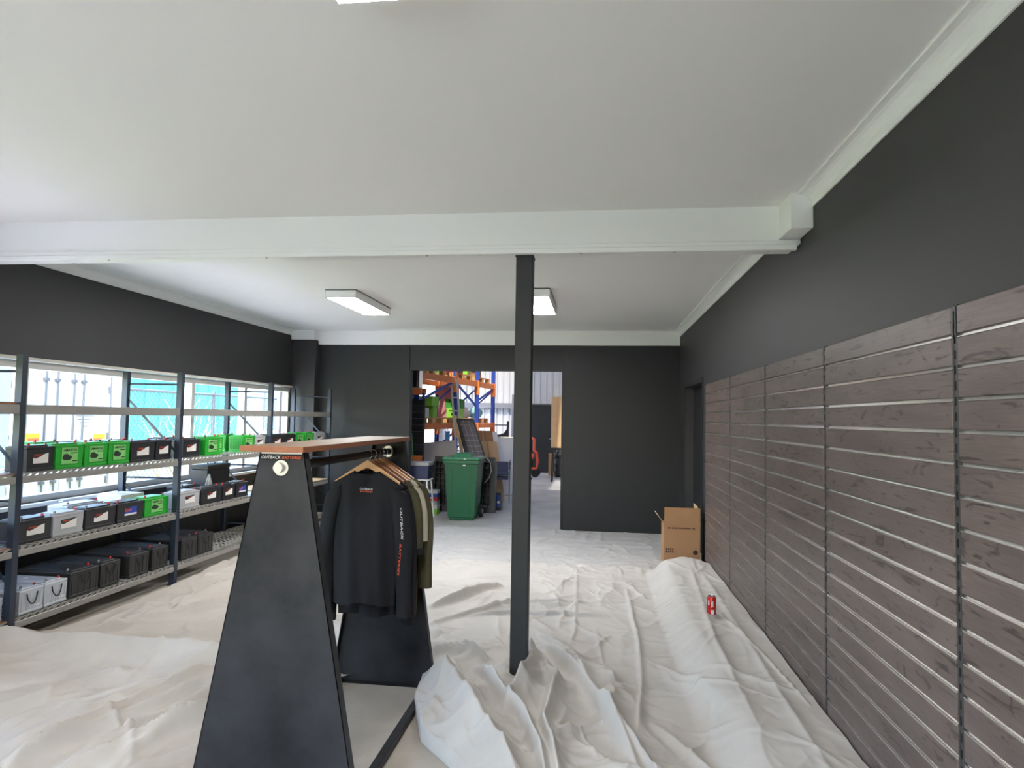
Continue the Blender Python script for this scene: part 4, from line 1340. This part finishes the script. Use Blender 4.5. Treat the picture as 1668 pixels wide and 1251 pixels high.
for bx in ((-0.16, 0.16, -0.20, -0.19, 0, 0.04), (-0.16, 0.16, -0.20, -0.19, 0.13, 0.17), (-0.16, 0.16, 0.19, 0.20, 0, 0.17), (-0.16, -0.15, -0.19, 0.19, 0, 0.17), (0.15, 0.16, -0.19, 0.19, 0, 0.17), (-0.01, 0.01, -0.20, -0.19, 0.04, 0.13)):
    part('panel', MB().box(*bx), M['mar'], t)
part('base', MB().box(-0.15, 0.15, -0.19, 0.19, 0, 0.01), M['mar'], t)
carton(-3.26, 14.28, zh + 0.118, 0.34, 0.5, 0.34, M['lime2'], 'deep green carton on the upper rack level in the middle bay')
carton(-2.92, 14.35, zh + 0.118, 0.28, 0.2, 0.34, M['lime'], 'lime green carton on the upper rack level beside the deep green one')
carton(-2.82, 15.4, zh + 0.118, 0.22, 0.4, 0.40, M['card'], 'brown carton on the upper rack level at the far end')
carton(-3.40, 12.4, zh + 0.118, 0.40, 0.5, 0.30, M['card2'], 'pale carton on the upper rack level nearest the opening', mark=False)
t = thing('pink_sheet', 'pink foam sheet standing in the middle bay of the rack', 'sheet', (-3.30, 14.45, zl + 0.118), -0.16)
part('sheet', MB().box(-0.16, 0.16, -0.02, 0.02, 0, 0.70, 0.004), M['pink'], t)
part('edge_tape', MB().box(-0.162, 0.162, -0.022, 0.022, 0.69, 0.705), M['stwhite'], t)
# cross shelf at the opening's left edge with a black tank
t = thing('orange_bracket_shelf', 'short orange shelf with dark roller panel at the left edge of the opening', 'shelf', (-3.29, 11.05, 0))
part('beam', MB().box(-0.30, 0.35, -0.03, 0.03, 1.97, 2.07), M['rackor'], t)
part('beam', MB().box(-0.30, 0.35, 0.27, 0.33, 1.97, 2.07), M['rackor'], t)
part('deck', MB().box(-0.30, 0.35, -0.03, 0.33, 2.07, 2.082), M['ply'], t)
for xx in (-0.30, 0.35):
    part('leg', MB().box(xx - 0.02, xx + 0.02, 0.10, 0.18, 0, 2.0), M['rackblue'], t)
t = thing('black_tank', 'black tank in a silver frame on the orange shelf', 'tank', (-3.13, 11.18, 2.082))
part('body', MB().box(-0.09, 0.09, -0.10, 0.10, 0.01, 0.40, 0.02, 2), M['plblack'], t)
for xx in (-0.13, 0.13):
    part('frame_leg', MB().box(xx - 0.012, xx + 0.012, -0.11, 0.11, 0, 0.36), M['alu'], t)
t = thing('roller_panel', 'dark ribbed roller panel under the orange shelf', 'panel', (-3.06, 10.96, 0.0))
for k in range(16):
    part('slat', MB().box(-0.19, 0.19, -0.008, 0.004, 0.16 + k * 0.108, 0.16 + k * 0.108 + 0.102), M['steel'], t)
part('light_block_sheet', MB().box(-0.19, 0.19, 0.006, 0.010, 0.15, 1.88), M['bgrey'], t)  # added behind the slats to block bright light from their gaps
for xx in (-0.2, 0.2):
    part('side_rail', MB().box(xx - 0.012, xx + 0.012, -0.012, 0.012, 0, 1.90), M['std'], t)

# ------------------------------------------------------------------ things leaning and standing in the warehouse
t = thing('extension_ladder', 'aluminium extension ladder with orange top leaning on the pallet rack', 'ladder', (-2.54, 12.80, 0))


def lad(s, side):
    p0, p1 = Vector((-2.54, 12.80, 0.0)), Vector((-2.86, 13.18, 2.49))
    return tuple(p0 + (p1 - p0) * s + Vector((side * 0.085, -side * 0.12, 0)) - Vector((-2.54, 12.80, 0)))


for sd in (-1, 1):
    part('stile', MB().bar(lad(0.0, sd), lad(0.94, sd), 0.03, 0.06, (0, 1, 0)), M['ladderalu'], t)
    part('stile_tip', MB().bar(lad(0.94, sd), lad(1.0, sd), 0.032, 0.062, (0, 1, 0)), M['rackor'], t)
for k in range(9):
    part('rung', MB().tube([lad(0.06 + k * 0.105, -1), lad(0.06 + k * 0.105, 1)], 0.016, 8), M['ladderalu'], t, True)


def lean(name, label, cat, pts, th, m, extra=None):
    c = Vector(pts[0])
    c.z = 0
    t = thing(name, label, cat, c)
    P = [Vector(p) - c for p in pts]
    o = part('sheet', MB().plate(P, th), m, t)
    return t, P


t, P = lean('solar_panel', 'black framed solar panel leaning sideways behind the green bin', 'solar panel', [(-2.02, 12.15, 0.0), (-1.72, 12.15, 0.0), (-2.28, 12.35, 1.55), (-2.58, 12.35, 1.55)], -0.03, M['solar'])
fr = MB()
for a, b in ((0, 1), (1, 2), (2, 3), (3, 0)):
    fr.bar(P[a] + Vector((0, -0.006, 0)), P[b] + Vector((0, -0.006, 0)), 0.045 if (a, b) == (3, 0) else 0.022, 0.05, (0, 1, 0))
part('frame', fr, M['plblack'], t)
gl = MB()
for k in range(1, 16):
    s = k / 16
    gl.bar(P[0].lerp(P[3], s) + Vector((0, -0.003, 0)), P[1].lerp(P[2], s) + Vector((0, -0.003, 0)), 0.006, 0.004, (0, 1, 0))
for s in (0.33, 0.66):
    gl.bar(P[0].lerp(P[1], s) + Vector((0, -0.003, 0)), P[3].lerp(P[2], s) + Vector((0, -0.003, 0)), 0.006, 0.004, (0, 1, 0))
part('cell_lines', gl, M['solarl'], t)
t, P = lean('rigid_foam_slab', 'thick black slab leaning on edge beside the solar panel', 'slab', [(-2.17, 12.22, 0.0), (-2.06, 12.22, 0.0), (-2.50, 12.42, 1.57), (-2.61, 12.42, 1.57)], -0.05, M['plblack'])
part('edge_strip', MB().bar(P[0], P[3], 0.012, 0.012), M['rubber'], t)
t, P = lean('timber_board', 'long pine board leaning left of the black panel', 'board', [(-2.34, 12.45, 0.0), (-2.28, 12.45, 0.0), (-2.66, 12.62, 1.62), (-2.72, 12.62, 1.62)], -0.03, M['ply'])
part('end_cap', MB().bar(P[2], P[3], 0.02, 0.032), M['ply'], t)
for i, (dx, hh, m_, lab) in enumerate(((0.0, 1.33, 'card', 'tall cardboard sheet leaning right of the solar panel'), (0.10, 1.12, 'card2', 'shorter pale cardboard sheet leaning in front of the tall one'), (0.20, 1.31, 'whboard', 'thin white sheet leaning at the end of the cardboard sheets'))):
    y = 13.12 - 0.05 * (i == 1) + 0.10 * (i == 2)
    x0 = -2.13 + dx
    t, P = lean('leaning_sheet', lab, 'sheet', [(x0, y, 0.0), (x0 + 0.27 - 0.12 * (i == 2), y, 0.0), (x0 + 0.06 - 0.12 * (i == 2), y + 0.2, hh), (x0 - 0.27, y + 0.2, hh)], -0.008, M[m_])
    part('tape', MB().bar(P[3].lerp(P[2], 0.4) + Vector((0, -0.004, 0)), P[0].lerp(P[1], 0.4) + Vector((0, -0.004, 0)), 0.02, 0.004, (0, 1, 0)), M['card2'] if i != 1 else M['card'], t)
t = thing('whiteboard', 'large whiteboard standing against the things behind the chairs', 'whiteboard', (-1.80, 13.75, 0))
part('board', MB().box(-0.34, 0.34, -0.01, 0.01, 0.02, 1.19), M['whboard'], t)
part('frame', MB().box(-0.36, -0.34, -0.014, 0.014, 0, 1.20).box(0.34, 0.36, -0.014, 0.014, 0, 1.20).box(-0.36, 0.36, -0.014, 0.014, 1.19, 1.205).box(-0.36, 0.36, -0.014, 0.014, 0.0, 0.02), M['alu'], t)
t, P = lean('grey_sheet', 'wide grey fibre sheet leaning behind the stool and bin', 'sheet', [(-3.05, 11.55, 0.0), (-2.30, 11.7, 0.0), (-2.55, 11.95, 1.17), (-3.14, 11.85, 1.11)], -0.012, M['greybd'])
part('edge_strip', MB().bar(P[3], P[2], 0.012, 0.014), M['greybd'], t)
t = thing('blue_post', 'light blue boxed post leaning by the grey sheet', 'post', (-2.88, 12.85, 0))
part('shaft', MB().box(-0.04, 0.04, -0.04, 0.04, 0, 1.30, 0.004), M['skyblue'], t)
part('cap', MB().box(-0.045, 0.045, -0.045, 0.045, 1.30, 1.315), M['jug'], t)
# low orange trolley with goods at the left edge
t = thing('orange_crate', 'orange crate with white top edge behind the stool', 'crate', (-2.98, 10.74, 0.55))
part('body', MB().taper(-0.14, 0.14, -0.10, 0.10, 0.12, 0.40, 0.02, 0.02), M['rackor'], t)
part('rim', MB().box(-0.15, 0.15, -0.11, 0.11, 0.22, 0.30, 0.01), M['stwhite'], t)
part('stand', MB().box(-0.10, 0.10, -0.07, 0.07, -0.55, 0.12), M['bcharc'], t)
t = thing('blue_jug', 'blue plastic jug standing on the orange crate', 'jug', (-3.05, 10.74, 0.951))
part('body', MB().lathe([(0.045, 0), (0.05, 0.01), (0.05, 0.08), (0.02, 0.12), (0.02, 0.13)], 16), M['jug'], t, True)
part('cap', MB().lathe([(0.022, 0.13), (0.022, 0.15)], 12), M['stwhite'], t, True)
t = thing('green_pole', 'thin green broom pole leaning beside the blue jug', 'pole', (-2.86, 10.58, 0))
part('shaft', MB().tube([(0, -0.02, 0.05), (-0.14, 0.12, 1.32)], 0.014, 8), M['grn'], t, True)
part('head', MB().box(-0.13, 0.13, -0.05, 0.02, 0.0, 0.07, 0.008), M['rubber'], t)

# stool with a navy box
st = thing('white_stool', 'white metal stool standing inside the opening beside the bin', 'stool', (-2.74, 10.36, 0))
part('seat', MB().box(-0.16, 0.17, -0.16, 0.16, 0.595, 0.618, 0.006), M['white'], st)
for sx in (-1, 1):
    for sy in (-1, 1):
        part('leg', MB().bar((sx * 0.14, sy * 0.13, 0.595), (sx * 0.18, sy * 0.19, 0.0), 0.035, 0.02), M['white'], st)
    part('stretcher', MB().bar((sx * 0.165, -0.16, 0.25), (sx * 0.165, 0.16, 0.25), 0.015, 0.02), M['white'], st)
part('stretcher', MB().bar((-0.16, -0.16, 0.30), (0.16, -0.16, 0.30), 0.015, 0.02), M['white'], st)
part('stretcher', MB().bar((-0.16, 0.16, 0.30), (0.16, 0.16, 0.30), 0.015, 0.02), M['white'], st)
ek = thing('cool_box', 'navy and black cool box sitting on the white stool', 'box', (-2.745, 10.36, 0.618))
part('body', MB().taper(-0.165, 0.165, -0.15, 0.15, 0, 0.21, 0.01, 0.01), M['esky'], ek)
part('lid', MB().box(-0.175, 0.175, -0.16, 0.16, 0.21, 0.265, 0.012, 2), M['bgrey'], ek)
part('handle', MB().tube([(0.17, -0.08, 0.16), (0.19, -0.08, 0.12), (0.19, 0.08, 0.12), (0.17, 0.08, 0.16)], 0.008), M['plblack'], ek, True)
# books and mats under the stool
zz = 0.0
for m_, hh_, lab in (('lime', 0.09, 'lime green small carton at the bottom of the pile behind the stool'), ('stwhite', 0.07, 'white small carton second from the floor in the pile behind the stool'), ('bgrey', 0.06, 'grey small carton in the pile behind the stool'), ('red', 0.06, 'red small carton in the pile behind the stool'), ('stblue', 0.06, 'blue small carton in the pile behind the stool'), ('stwhite', 0.05, 'white small carton on top of the pile behind the stool')):
    mt = thing('small_carton', lab, 'carton', (-2.675, 10.86, zz), R.uniform(-0.05, 0.05), 'pile of small cartons behind the stool')
    part('body', MB().box(-0.115, 0.115, -0.09, 0.09, 0, hh_, 0.003), M[m_], mt)
    zz += hh_ + 0.0005

# green wheelie bin
bn = thing('wheelie_bin', 'dark green wheelie bin standing in the warehouse opening', 'bin', (-2.06, 10.20, 0))
body = MB().taper(-0.26, 0.26, 0.0, 0.56, 0.05, 0.90, 0.055, 0.05)
part('body', body, M['bin'], bn)
part('base', MB().box(-0.19, 0.19, 0.06, 0.48, 0.006, 0.05, 0.01), M['bin'], bn)
part('rim', MB().box(-0.285, 0.285, -0.025, 0.58, 0.875, 0.93, 0.012, 2), M['bin'], bn)
for sx in (-0.13, 0.13):
    part('front_rib', MB().bar((sx * 1.15, 0.001, 0.86), (sx, 0.047, 0.10), 0.012, 0.010, (0, 1, 0)), M['bin'], bn)
lid = MB().box(-0.295, 0.295, -0.035, 0.60, 0.93, 0.975, 0.016, 2)
part('lid', lid, M['bin2'], bn)
part('lid_crown', MB().taper(-0.15, 0.15, 0.06, 0.48, 1.03, 0.97, 0.03, 0.03).box(-0.11, 0.11, 0.08, 0.44, 1.02, 1.036, 0.006), M['bin2'], bn)
part('handle', MB().tube([(-0.22, 0.62, 0.95), (0.22, 0.62, 0.95)], 0.016, 10), M['bin2'], bn, True)
for sx in (-1, 1):
    wl = part('wheel', MB().tube([(sx * 0.215, 0.50, 0.10), (sx * 0.265, 0.50, 0.10)], 0.10, 20), M['rubber'], bn, True)
    part('hub', MB().tube([(sx * 0.265, 0.50, 0.10), (sx * 0.27, 0.50, 0.10)], 0.035, 12), M['bgrey'], wl, True)
part('plate', MB().box(0.03, 0.075, -0.0262, -0.025, 0.845, 0.865), M['stwhite'], bn)
part('catch', MB().box(0.05, 0.075, -0.037, -0.030, 0.945, 0.96), M['stwhite'], bn)

# big black moulded pallet standing on edge behind the bin
pb = thing('plastic_pallet', 'black moulded plastic pallet standing on edge behind the green bin', 'pallet', (-2.23, 11.15, 0))
tl = math.radians(6)


def pbp(x, d, z):
    return (x, d + z * math.sin(tl), z * math.cos(tl))


for nm, x0, x1, z0, z1 in (('edge_beam', -0.56, 0.56, 0.0, 0.10), ('edge_beam', -0.50, 0.54, 0.84, 0.93), ('side_beam', -0.56, -0.48, 0.1, 0.84), ('side_beam', 0.48, 0.56, 0.1, 0.84)):
    part(nm, MB().plate([pbp(x0, 0, z0), pbp(x1, 0, z0), pbp(x1, 0, z1), pbp(x0, 0, z1)], -0.14), M['plblack'], pb)
for k in range(11):
    x = -0.42 + k * 0.084
    part('rib', MB().plate([pbp(x, 0.02, 0.1), pbp(x + 0.016, 0.02, 0.1), pbp(x + 0.016, 0.02, 0.84), pbp(x, 0.02, 0.84)], -0.10), M['plblack'], pb)
for k in range(7):
    z = 0.19 + k * 0.09
    part('cross_rib', MB().plate([pbp(-0.48, 0.03, z), pbp(0.48, 0.03, z), pbp(0.48, 0.03, z + 0.016), pbp(-0.48, 0.03, z + 0.016)], -0.08), M['plblack'], pb)
part('back_skin', MB().plate([pbp(-0.48, 0.125, 0.1), pbp(0.48, 0.125, 0.1), pbp(0.48, 0.125, 0.84), pbp(-0.48, 0.125, 0.84)], -0.01), M['plblack'], pb)
cbk = thing('grey_cable', 'loop of grey cable hanging on the black plastic pallet', 'cable', (-1.78, 11.10, 0.86))
part('loop', MB().tube([(-0.10, 0.05, 0.08), (-0.02, -0.01, 0.06), (0.04, -0.035, -0.02), (0.06, -0.05, -0.14), (0.03, -0.06, -0.26), (-0.04, -0.06, -0.34)], 0.008, 8), M['bgrey'], cbk, True)


# stacked visitor chairs
def stack_chair(z, dy, label):
    t = thing('stacking_chair', label, 'chair', (-1.80, 12.75 + dy, z), 0.12, 'chairs stacked beside the pallet')
    part('seat', MB().box(-0.19, 0.15, -0.20, 0.20, 0.43, 0.47, 0.012, 2), M['esky'], t)
    part('backrest', MB().plate([(-0.20, 0.20, 0.50), (0.14, 0.20, 0.50), (0.14, 0.26, 0.66), (-0.20, 0.26, 0.66)], 0.02), M['esky'], t)
    for sx in (-0.21, 0.17):
        part('front_leg', MB().tube([(sx, -0.20, 0.0), (sx, -0.19, 0.64)], 0.011, 8), M['chrome'], t, True)
        part('rear_leg', MB().tube([(sx, 0.22, 0.0), (sx, 0.17, 0.45), (sx, 0.26, 0.70)], 0.011, 8), M['chrome'], t, True)
        part('armrest', MB().tube([(sx, -0.20, 0.645), (sx, -0.05, 0.67), (sx, 0.20, 0.645)], 0.016, 8), M['plblack'], t, True)
    return t


stack_chair(0.0, 0.0, 'lower navy stacking chair with chrome legs beside the black pallet')
stack_chair(0.075, 0.035, 'upper navy stacking chair with chrome legs on top of the other one')
t = thing('dark_carton', 'dark carton with blue printed side on the floor by the chairs', 'carton', (-1.70, 11.62, 0))
part('body', MB().box(-0.09, 0.08, -0.10, 0.12, 0, 0.30, 0.004), M['bblack'], t)
part('print_panel', MB().box(0.01, 0.07, -0.1012, -0.10, 0.06, 0.26), M['stblue'], t)
part('round_mark', MB().tube([(0.04, -0.1012, 0.14), (0.04, -0.1022, 0.14)], 0.025, 16), M['stwhite'], t)
t = thing('black_stand', 'black monitor stand on a low bench behind the post', 'stand', (-1.76, 14.1, 0))
part('top', MB().box(-0.16, 0.16, -0.10, 0.10, 0.72, 0.77, 0.005), M['plblack'], t)
part('column', MB().box(-0.05, 0.05, -0.03, 0.03, 0.05, 0.72), M['plblack'], t)
part('base', MB().box(-0.16, 0.16, -0.12, 0.12, 0.0, 0.05, 0.01), M['plblack'], t)
# far end
t = thing('weld_frame', 'dark steel frame with a curved gusset near the corrugated wall', 'frame', (-2.50, 18.2, 0))
part('post', MB().box(0.08, 0.13, -0.03, 0.03, 0, 1.50), M['bcharc'], t)
part('post', MB().box(-0.36, -0.31, -0.03, 0.03, 0, 1.16), M['bcharc'], t)
part('top_bar', MB().box(-0.36, 0.08, -0.02, 0.02, 1.38, 1.41), M['bcharc'], t)
part('gusset', MB().plate([(-0.31, 0.0, 0.9), (0.08, 0.0, 0.9), (0.08, 0, 1.30), (0.0, 0, 1.18), (-0.12, 0, 1.14), (-0.31, 0, 1.13)], 0.02), M['bcharc'], t)
t = thing('black_door_panel', 'tall black door leaf against the far warehouse wall', 'door', (-1.52, 19.7, 0))
part('leaf', MB().box(-0.55, 0.32, -0.02, 0.02, 0.01, 1.96), M['charcoal2'], t)
part('frame', MB().box(-0.59, -0.55, -0.04, 0.04, 0, 2.0).box(0.32, 0.36, -0.04, 0.04, 0, 2.0).box(-0.59, 0.36, -0.04, 0.04, 1.96, 2.0), M['bcharc'], t)
part('handle', MB().tube([(0.25, -0.02, 1.0), (0.25, -0.06, 1.0), (0.16, -0.06, 1.0)], 0.01), M['chrome'], t, True)
t = thing('post_stand', 'tall dark bollard stand left of the far black door', 'stand', (-1.80, 17.4, 0))
part('shaft', MB().box(-0.04, 0.04, -0.04, 0.04, 0.05, 1.5), M['bcharc'], t)
part('base', MB().box(-0.15, 0.15, -0.15, 0.15, 0, 0.05), M['bcharc'], t)
t = thing('tall_carton', 'tall narrow brown carton standing on a dark stool far in the warehouse', 'carton', (-0.96, 17.1, 0.86))
part('body', MB().box(-0.17, 0.13, -0.12, 0.12, 0, 1.29, 0.004), M['card2'], t)
part('seam', MB().box(-0.022, -0.016, -0.1215, -0.12, 0, 1.29), M['card'], t)
t = thing('dark_stool', 'dark stool under the tall brown carton', 'stool', (-0.96, 17.1, 0))
part('top', MB().box(-0.16, 0.16, -0.16, 0.16, 0.80, 0.86), M['plblack'], t)
for sx in (-0.12, 0.12):
    for sy in (-0.12, 0.12):
        part('leg', MB().bar((sx, sy, 0.8), (sx * 1.2, sy * 1.2, 0), 0.04, 0.04), M['plblack'], t)
t = thing('generator_trolley', 'orange tube-framed generator trolley far in the warehouse', 'trolley', (-1.78, 18.35, 0))
for yy in (-0.16, 0.16):
    part('frame', MB().tube([(-0.30, yy, 0.22), (0.17, yy, 0.22), (0.20, yy, 0.40), (0.17, yy, 0.66), (0.10, yy, 0.72), (0.10, yy, 1.02), (0.05, yy, 1.05), (-0.14, yy, 1.05)], 0.022, 8), M['genred'], t, True)
part('engine', MB().box(-0.22, 0.08, -0.13, 0.13, 0.26, 0.50, 0.03, 2), M['plblack'], t)
part('fuel_tank', MB().box(-0.24, 0.10, -0.14, 0.14, 0.50, 0.62, 0.03, 2), M['genred'], t)
for yy in (-0.2, 0.2):
    part('wheel', MB().tube([(0.16, yy - 0.03, 0.11), (0.16, yy + 0.03, 0.11)], 0.11, 16), M['rubber'], t, True)
    part('foot', MB().bar((-0.22, yy * 0.8, 0.22), (-0.22, yy * 0.8, 0.0), 0.03, 0.03), M['genred'], t)
t = thing('low_carton', 'low brown carton on the floor beside the black gear bag', 'carton', (-1.16, 18.9, 0))
part('body', MB().box(-0.15, 0.10, -0.1, 0.1, 0.0, 0.62, 0.004), M['card'], t)
part('tape', MB().box(-0.04, 0.0, -0.1015, 0.1015, 0.58, 0.6215), M['card2'], t)
t = thing('gear_bag', 'black gear bag slumped on the floor at the right edge of the opening', 'bag', (-0.98, 18.5, 0))
bl = MB().lathe([(0.12, 0.0), (0.16, 0.05), (0.15, 0.2), (0.17, 0.36), (0.14, 0.5), (0.16, 0.6), (0.08, 0.72), (0.03, 0.74)], 11)
part('body', bl, M['plblack'], t)
part('strap', MB().tube([(-0.1, -0.14, 0.6), (-0.17, -0.2, 0.45), (-0.16, -0.19, 0.2), (-0.1, -0.16, 0.08)], 0.018, 6), M['bcharc'], t, True)

# ------------------------------------------------------------------ outside the strip window
def in_room(x, y):
    return False


struct('ground_outside', MB().box(-60, XL - 0.2, -30, 60, -0.22, -0.12), M['grass'])
g2 = MB().box(-7.4, XL - 0.2, -12, WYB + 10, -0.12, -0.02)
struct('path_outside', g2, M['pave'], label='concrete strip outside the window')
struct('ground_front', MB().box(XL - 0.2, 30, -30, YF - 0.2, -0.22, -0.02), M['pave'])

ct = thing('shipping_container', 'white shipping container with locking bars on its doors outside the window', 'container', (-9.0, 10.36, -0.12))
part('shell', MB().box(-6.0, -0.04, -1.22, 1.22, 0.10, 2.70), M['contw'], ct)
part('corner_frame', MB().box(-0.12, 0.0, -1.22, -1.10, 0, 2.75).box(-0.12, 0.0, 1.10, 1.22, 0, 2.75).box(-0.12, 0.0, -1.10, 1.10, 2.58, 2.75).box(-0.12, 0.0, -1.10, 1.10, 0.0, 0.14), M['contw'], ct)
for sg in (-1, 1):
    dr = part('door', MB().box(-0.04, -0.02, min(sg * 0.01, sg * 1.10), max(sg * 0.01, sg * 1.10), 0.15, 2.57), M['contw'], ct)
    for yy in (0.20, 0.42) if sg > 0 else (0.16, 0.40):
        part('locking_bar', MB().tube([(0.02, sg * yy, 0.15), (0.02, sg * yy, 2.57)], 0.017, 8), M['pole'], dr, True)
        for z in (0.5, 1.15, 1.75, 2.2):
            part('keeper', MB().box(-0.02, 0.045, sg * yy - 0.035, sg * yy + 0.035, z, z + 0.05), M['pole'], dr)
    part('bar_handle', MB().tube([(0.03, sg * 0.20, 1.05), (0.05, sg * 0.45, 1.0 + 0.05 * sg), (0.05, sg * 0.72, 1.02)], 0.014, 6), M['pole'], dr, True)
    for z in (0.4, 1.2, 2.05):
        part('hinge', MB().box(-0.02, 0.03, sg * 1.06, sg * 1.13, z, z + 0.12) if sg > 0 else MB().box(-0.02, 0.03, -1.13, -1.06, z, z + 0.12), M['pole'], dr)
for y0, y1, z0, z1, m_ in ((-0.74, -0.46, 0.92, 1.34, 'yellow'), (0.74, 1.02, 0.92, 1.30, 'yellow'), (-0.98, -0.82, 1.10, 1.30, 'yellow')):
    sg_ = part('placard', MB().box(-0.02, -0.014, y0, y1, z0, z1), M[m_], ct)
    if y1 - y0 > 0.2:
        part('placard_patch', MB().box(-0.014, -0.010, y0 + 0.06 if y0 < 0 else y0, y1 if y0 < 0 else y1 - 0.08, z0 + 0.16, z1 - 0.08), M['coral'], sg_)
st_ = MB()
for k in range(4):
    st_.box(-0.02, -0.016, 0.30 + 0.05 * k, 0.74 - 0.05 * k, 1.62 - 0.06 * k, 1.63 - 0.06 * k)
part('stencil', st_, M['pole'], ct)
t = thing('pale_shed', 'pale blue grey shed beside the white container outside the window', 'shed', (-8.7, 6.9, -0.12))
part('wall', MB().box(-3.0, 0, -2.6, 2.1, 0, 2.7), M['contg'], t)
part('roof', MB().box(-3.1, 0.12, -2.7, 2.15, 2.7, 2.78), M['contw'], t)
part('door_seam', MB().box(0, 0.012, 1.2, 1.22, 0, 2.2), M['pole'], t)
t = thing('teal_shed', 'teal clad shed behind the chain link fence outside the window', 'shed', (-10.6, 16.2, -0.12))
wl = MB()
for k in range(22):
    wl.box(-0.02 + (0.02 if k % 2 else 0), 0.02 + (0.02 if k % 2 else 0), -2.9 + k * 0.26, -2.9 + k * 0.26 + 0.26, 0.55, 3.4)
part('cladding', wl, M['teal'], t)
part('wall', MB().box(-4, -0.03, -2.9, 2.82, 0, 3.4), M['teal'], t)
part('plinth', MB().box(-3.9, 0.01, -2.88, 2.80, 0, 0.54), M['contw'], t)
part('roof', MB().box(-4.1, 0.2, -3.0, 2.95, 3.4, 3.5), M['contw'], t)
t = thing('white_building', 'white building with window grid at the far end outside', 'building', (-10.4, 24.5, -0.12))
part('wall', MB().box(-5, 0, -5.2, 6, 0, 3.6), M['contw'], t)
part('roof', MB().box(-5.2, 0.3, -5.3, 6.2, 3.6, 3.75), M['contg'], t)
for k in range(4):
    wq = part('window', MB().box(0, 0.02, -4.6 + k * 2.0, -3.2 + k * 2.0, 1.2, 2.4), M['contg'], t)
    part('frame', MB().box(0.02, 0.035, -4.6 + k * 2.0, -4.52 + k * 2.0, 1.2, 2.4).box(0.02, 0.035, -3.28 + k * 2.0, -3.2 + k * 2.0, 1.2, 2.4), M['pole'], wq)

fe = thing('chain_link_fence', 'galvanised chain link fence with round post outside the window', 'fence', (-7.6, 9.75, -0.02))
FL, FH = 14.0, 2.0
for k in range(6):
    part('post', MB().tube([(0, k * 2.8, 0), (0, k * 2.8, FH + (0.6 if k == 0 else 0.05))], 0.055 if k == 0 else 0.03, 12), M['pole'], fe, True)
part('top_rail', MB().tube([(0, 0, FH - 0.02), (0, FL, FH - 0.02)], 0.024, 8), M['pole'], fe, True)
wm = MB()
nw = int((FL + FH) / 0.11)
for k in range(nw):
    s = -FH + k * 0.11
    for sg in (1, -1):
        a0 = s if sg > 0 else s + FH
        ya, yb = (s, s + FH) if sg > 0 else (s + FH, s)
        za, zb = 0.02, FH - 0.03
        # clip to the fence length
        def cl_(y, z, y2, z2):
            pts = []
            for (p, q), (r_, t_) in (((y, z), (y2, z2)), ((y2, z2), (y, z))):
                if p < 0:
                    q = q + (t_ - q) * (0 - p) / (r_ - p); p = 0
                if p > FL:
                    q = q + (t_ - q) * (FL - p) / (r_ - p); p = FL
                pts.append((0, p, q))
            return pts
        if max(ya, yb) <= 0.02 or min(ya, yb) >= FL - 0.02:
            continue
        a, b = cl_(ya, za, yb, zb)
        wm.bar(a, b, 0.006, 0.006)
part('wire_mesh', wm, M['wire'], fe)
sb = thing('bare_shrub', 'bare twiggy shrub growing against the fence outside', 'shrub', (-8.4, 12.9, -0.12))
rr = random.Random(4)
tw = MB()
for k in range(26):
    p = Vector((rr.uniform(-0.15, 0.15), rr.uniform(-0.5, 0.5), 0))
    pts = [p]
    d = Vector((rr.uniform(-0.25, 0.25), rr.uniform(-0.6, 0.6), 1)).normalized()
    for q in range(5):
        d = (d + Vector((rr.uniform(-0.3, 0.3), rr.uniform(-0.4, 0.4), rr.uniform(-0.1, 0.2)))).normalized()
        p = p + d * rr.uniform(0.3, 0.5)
        pts.append(p)
    tw.tube(pts, [0.014, 0.012, 0.009, 0.007, 0.005, 0.003], 5)
part('twigs', tw, M['twig'], sb)
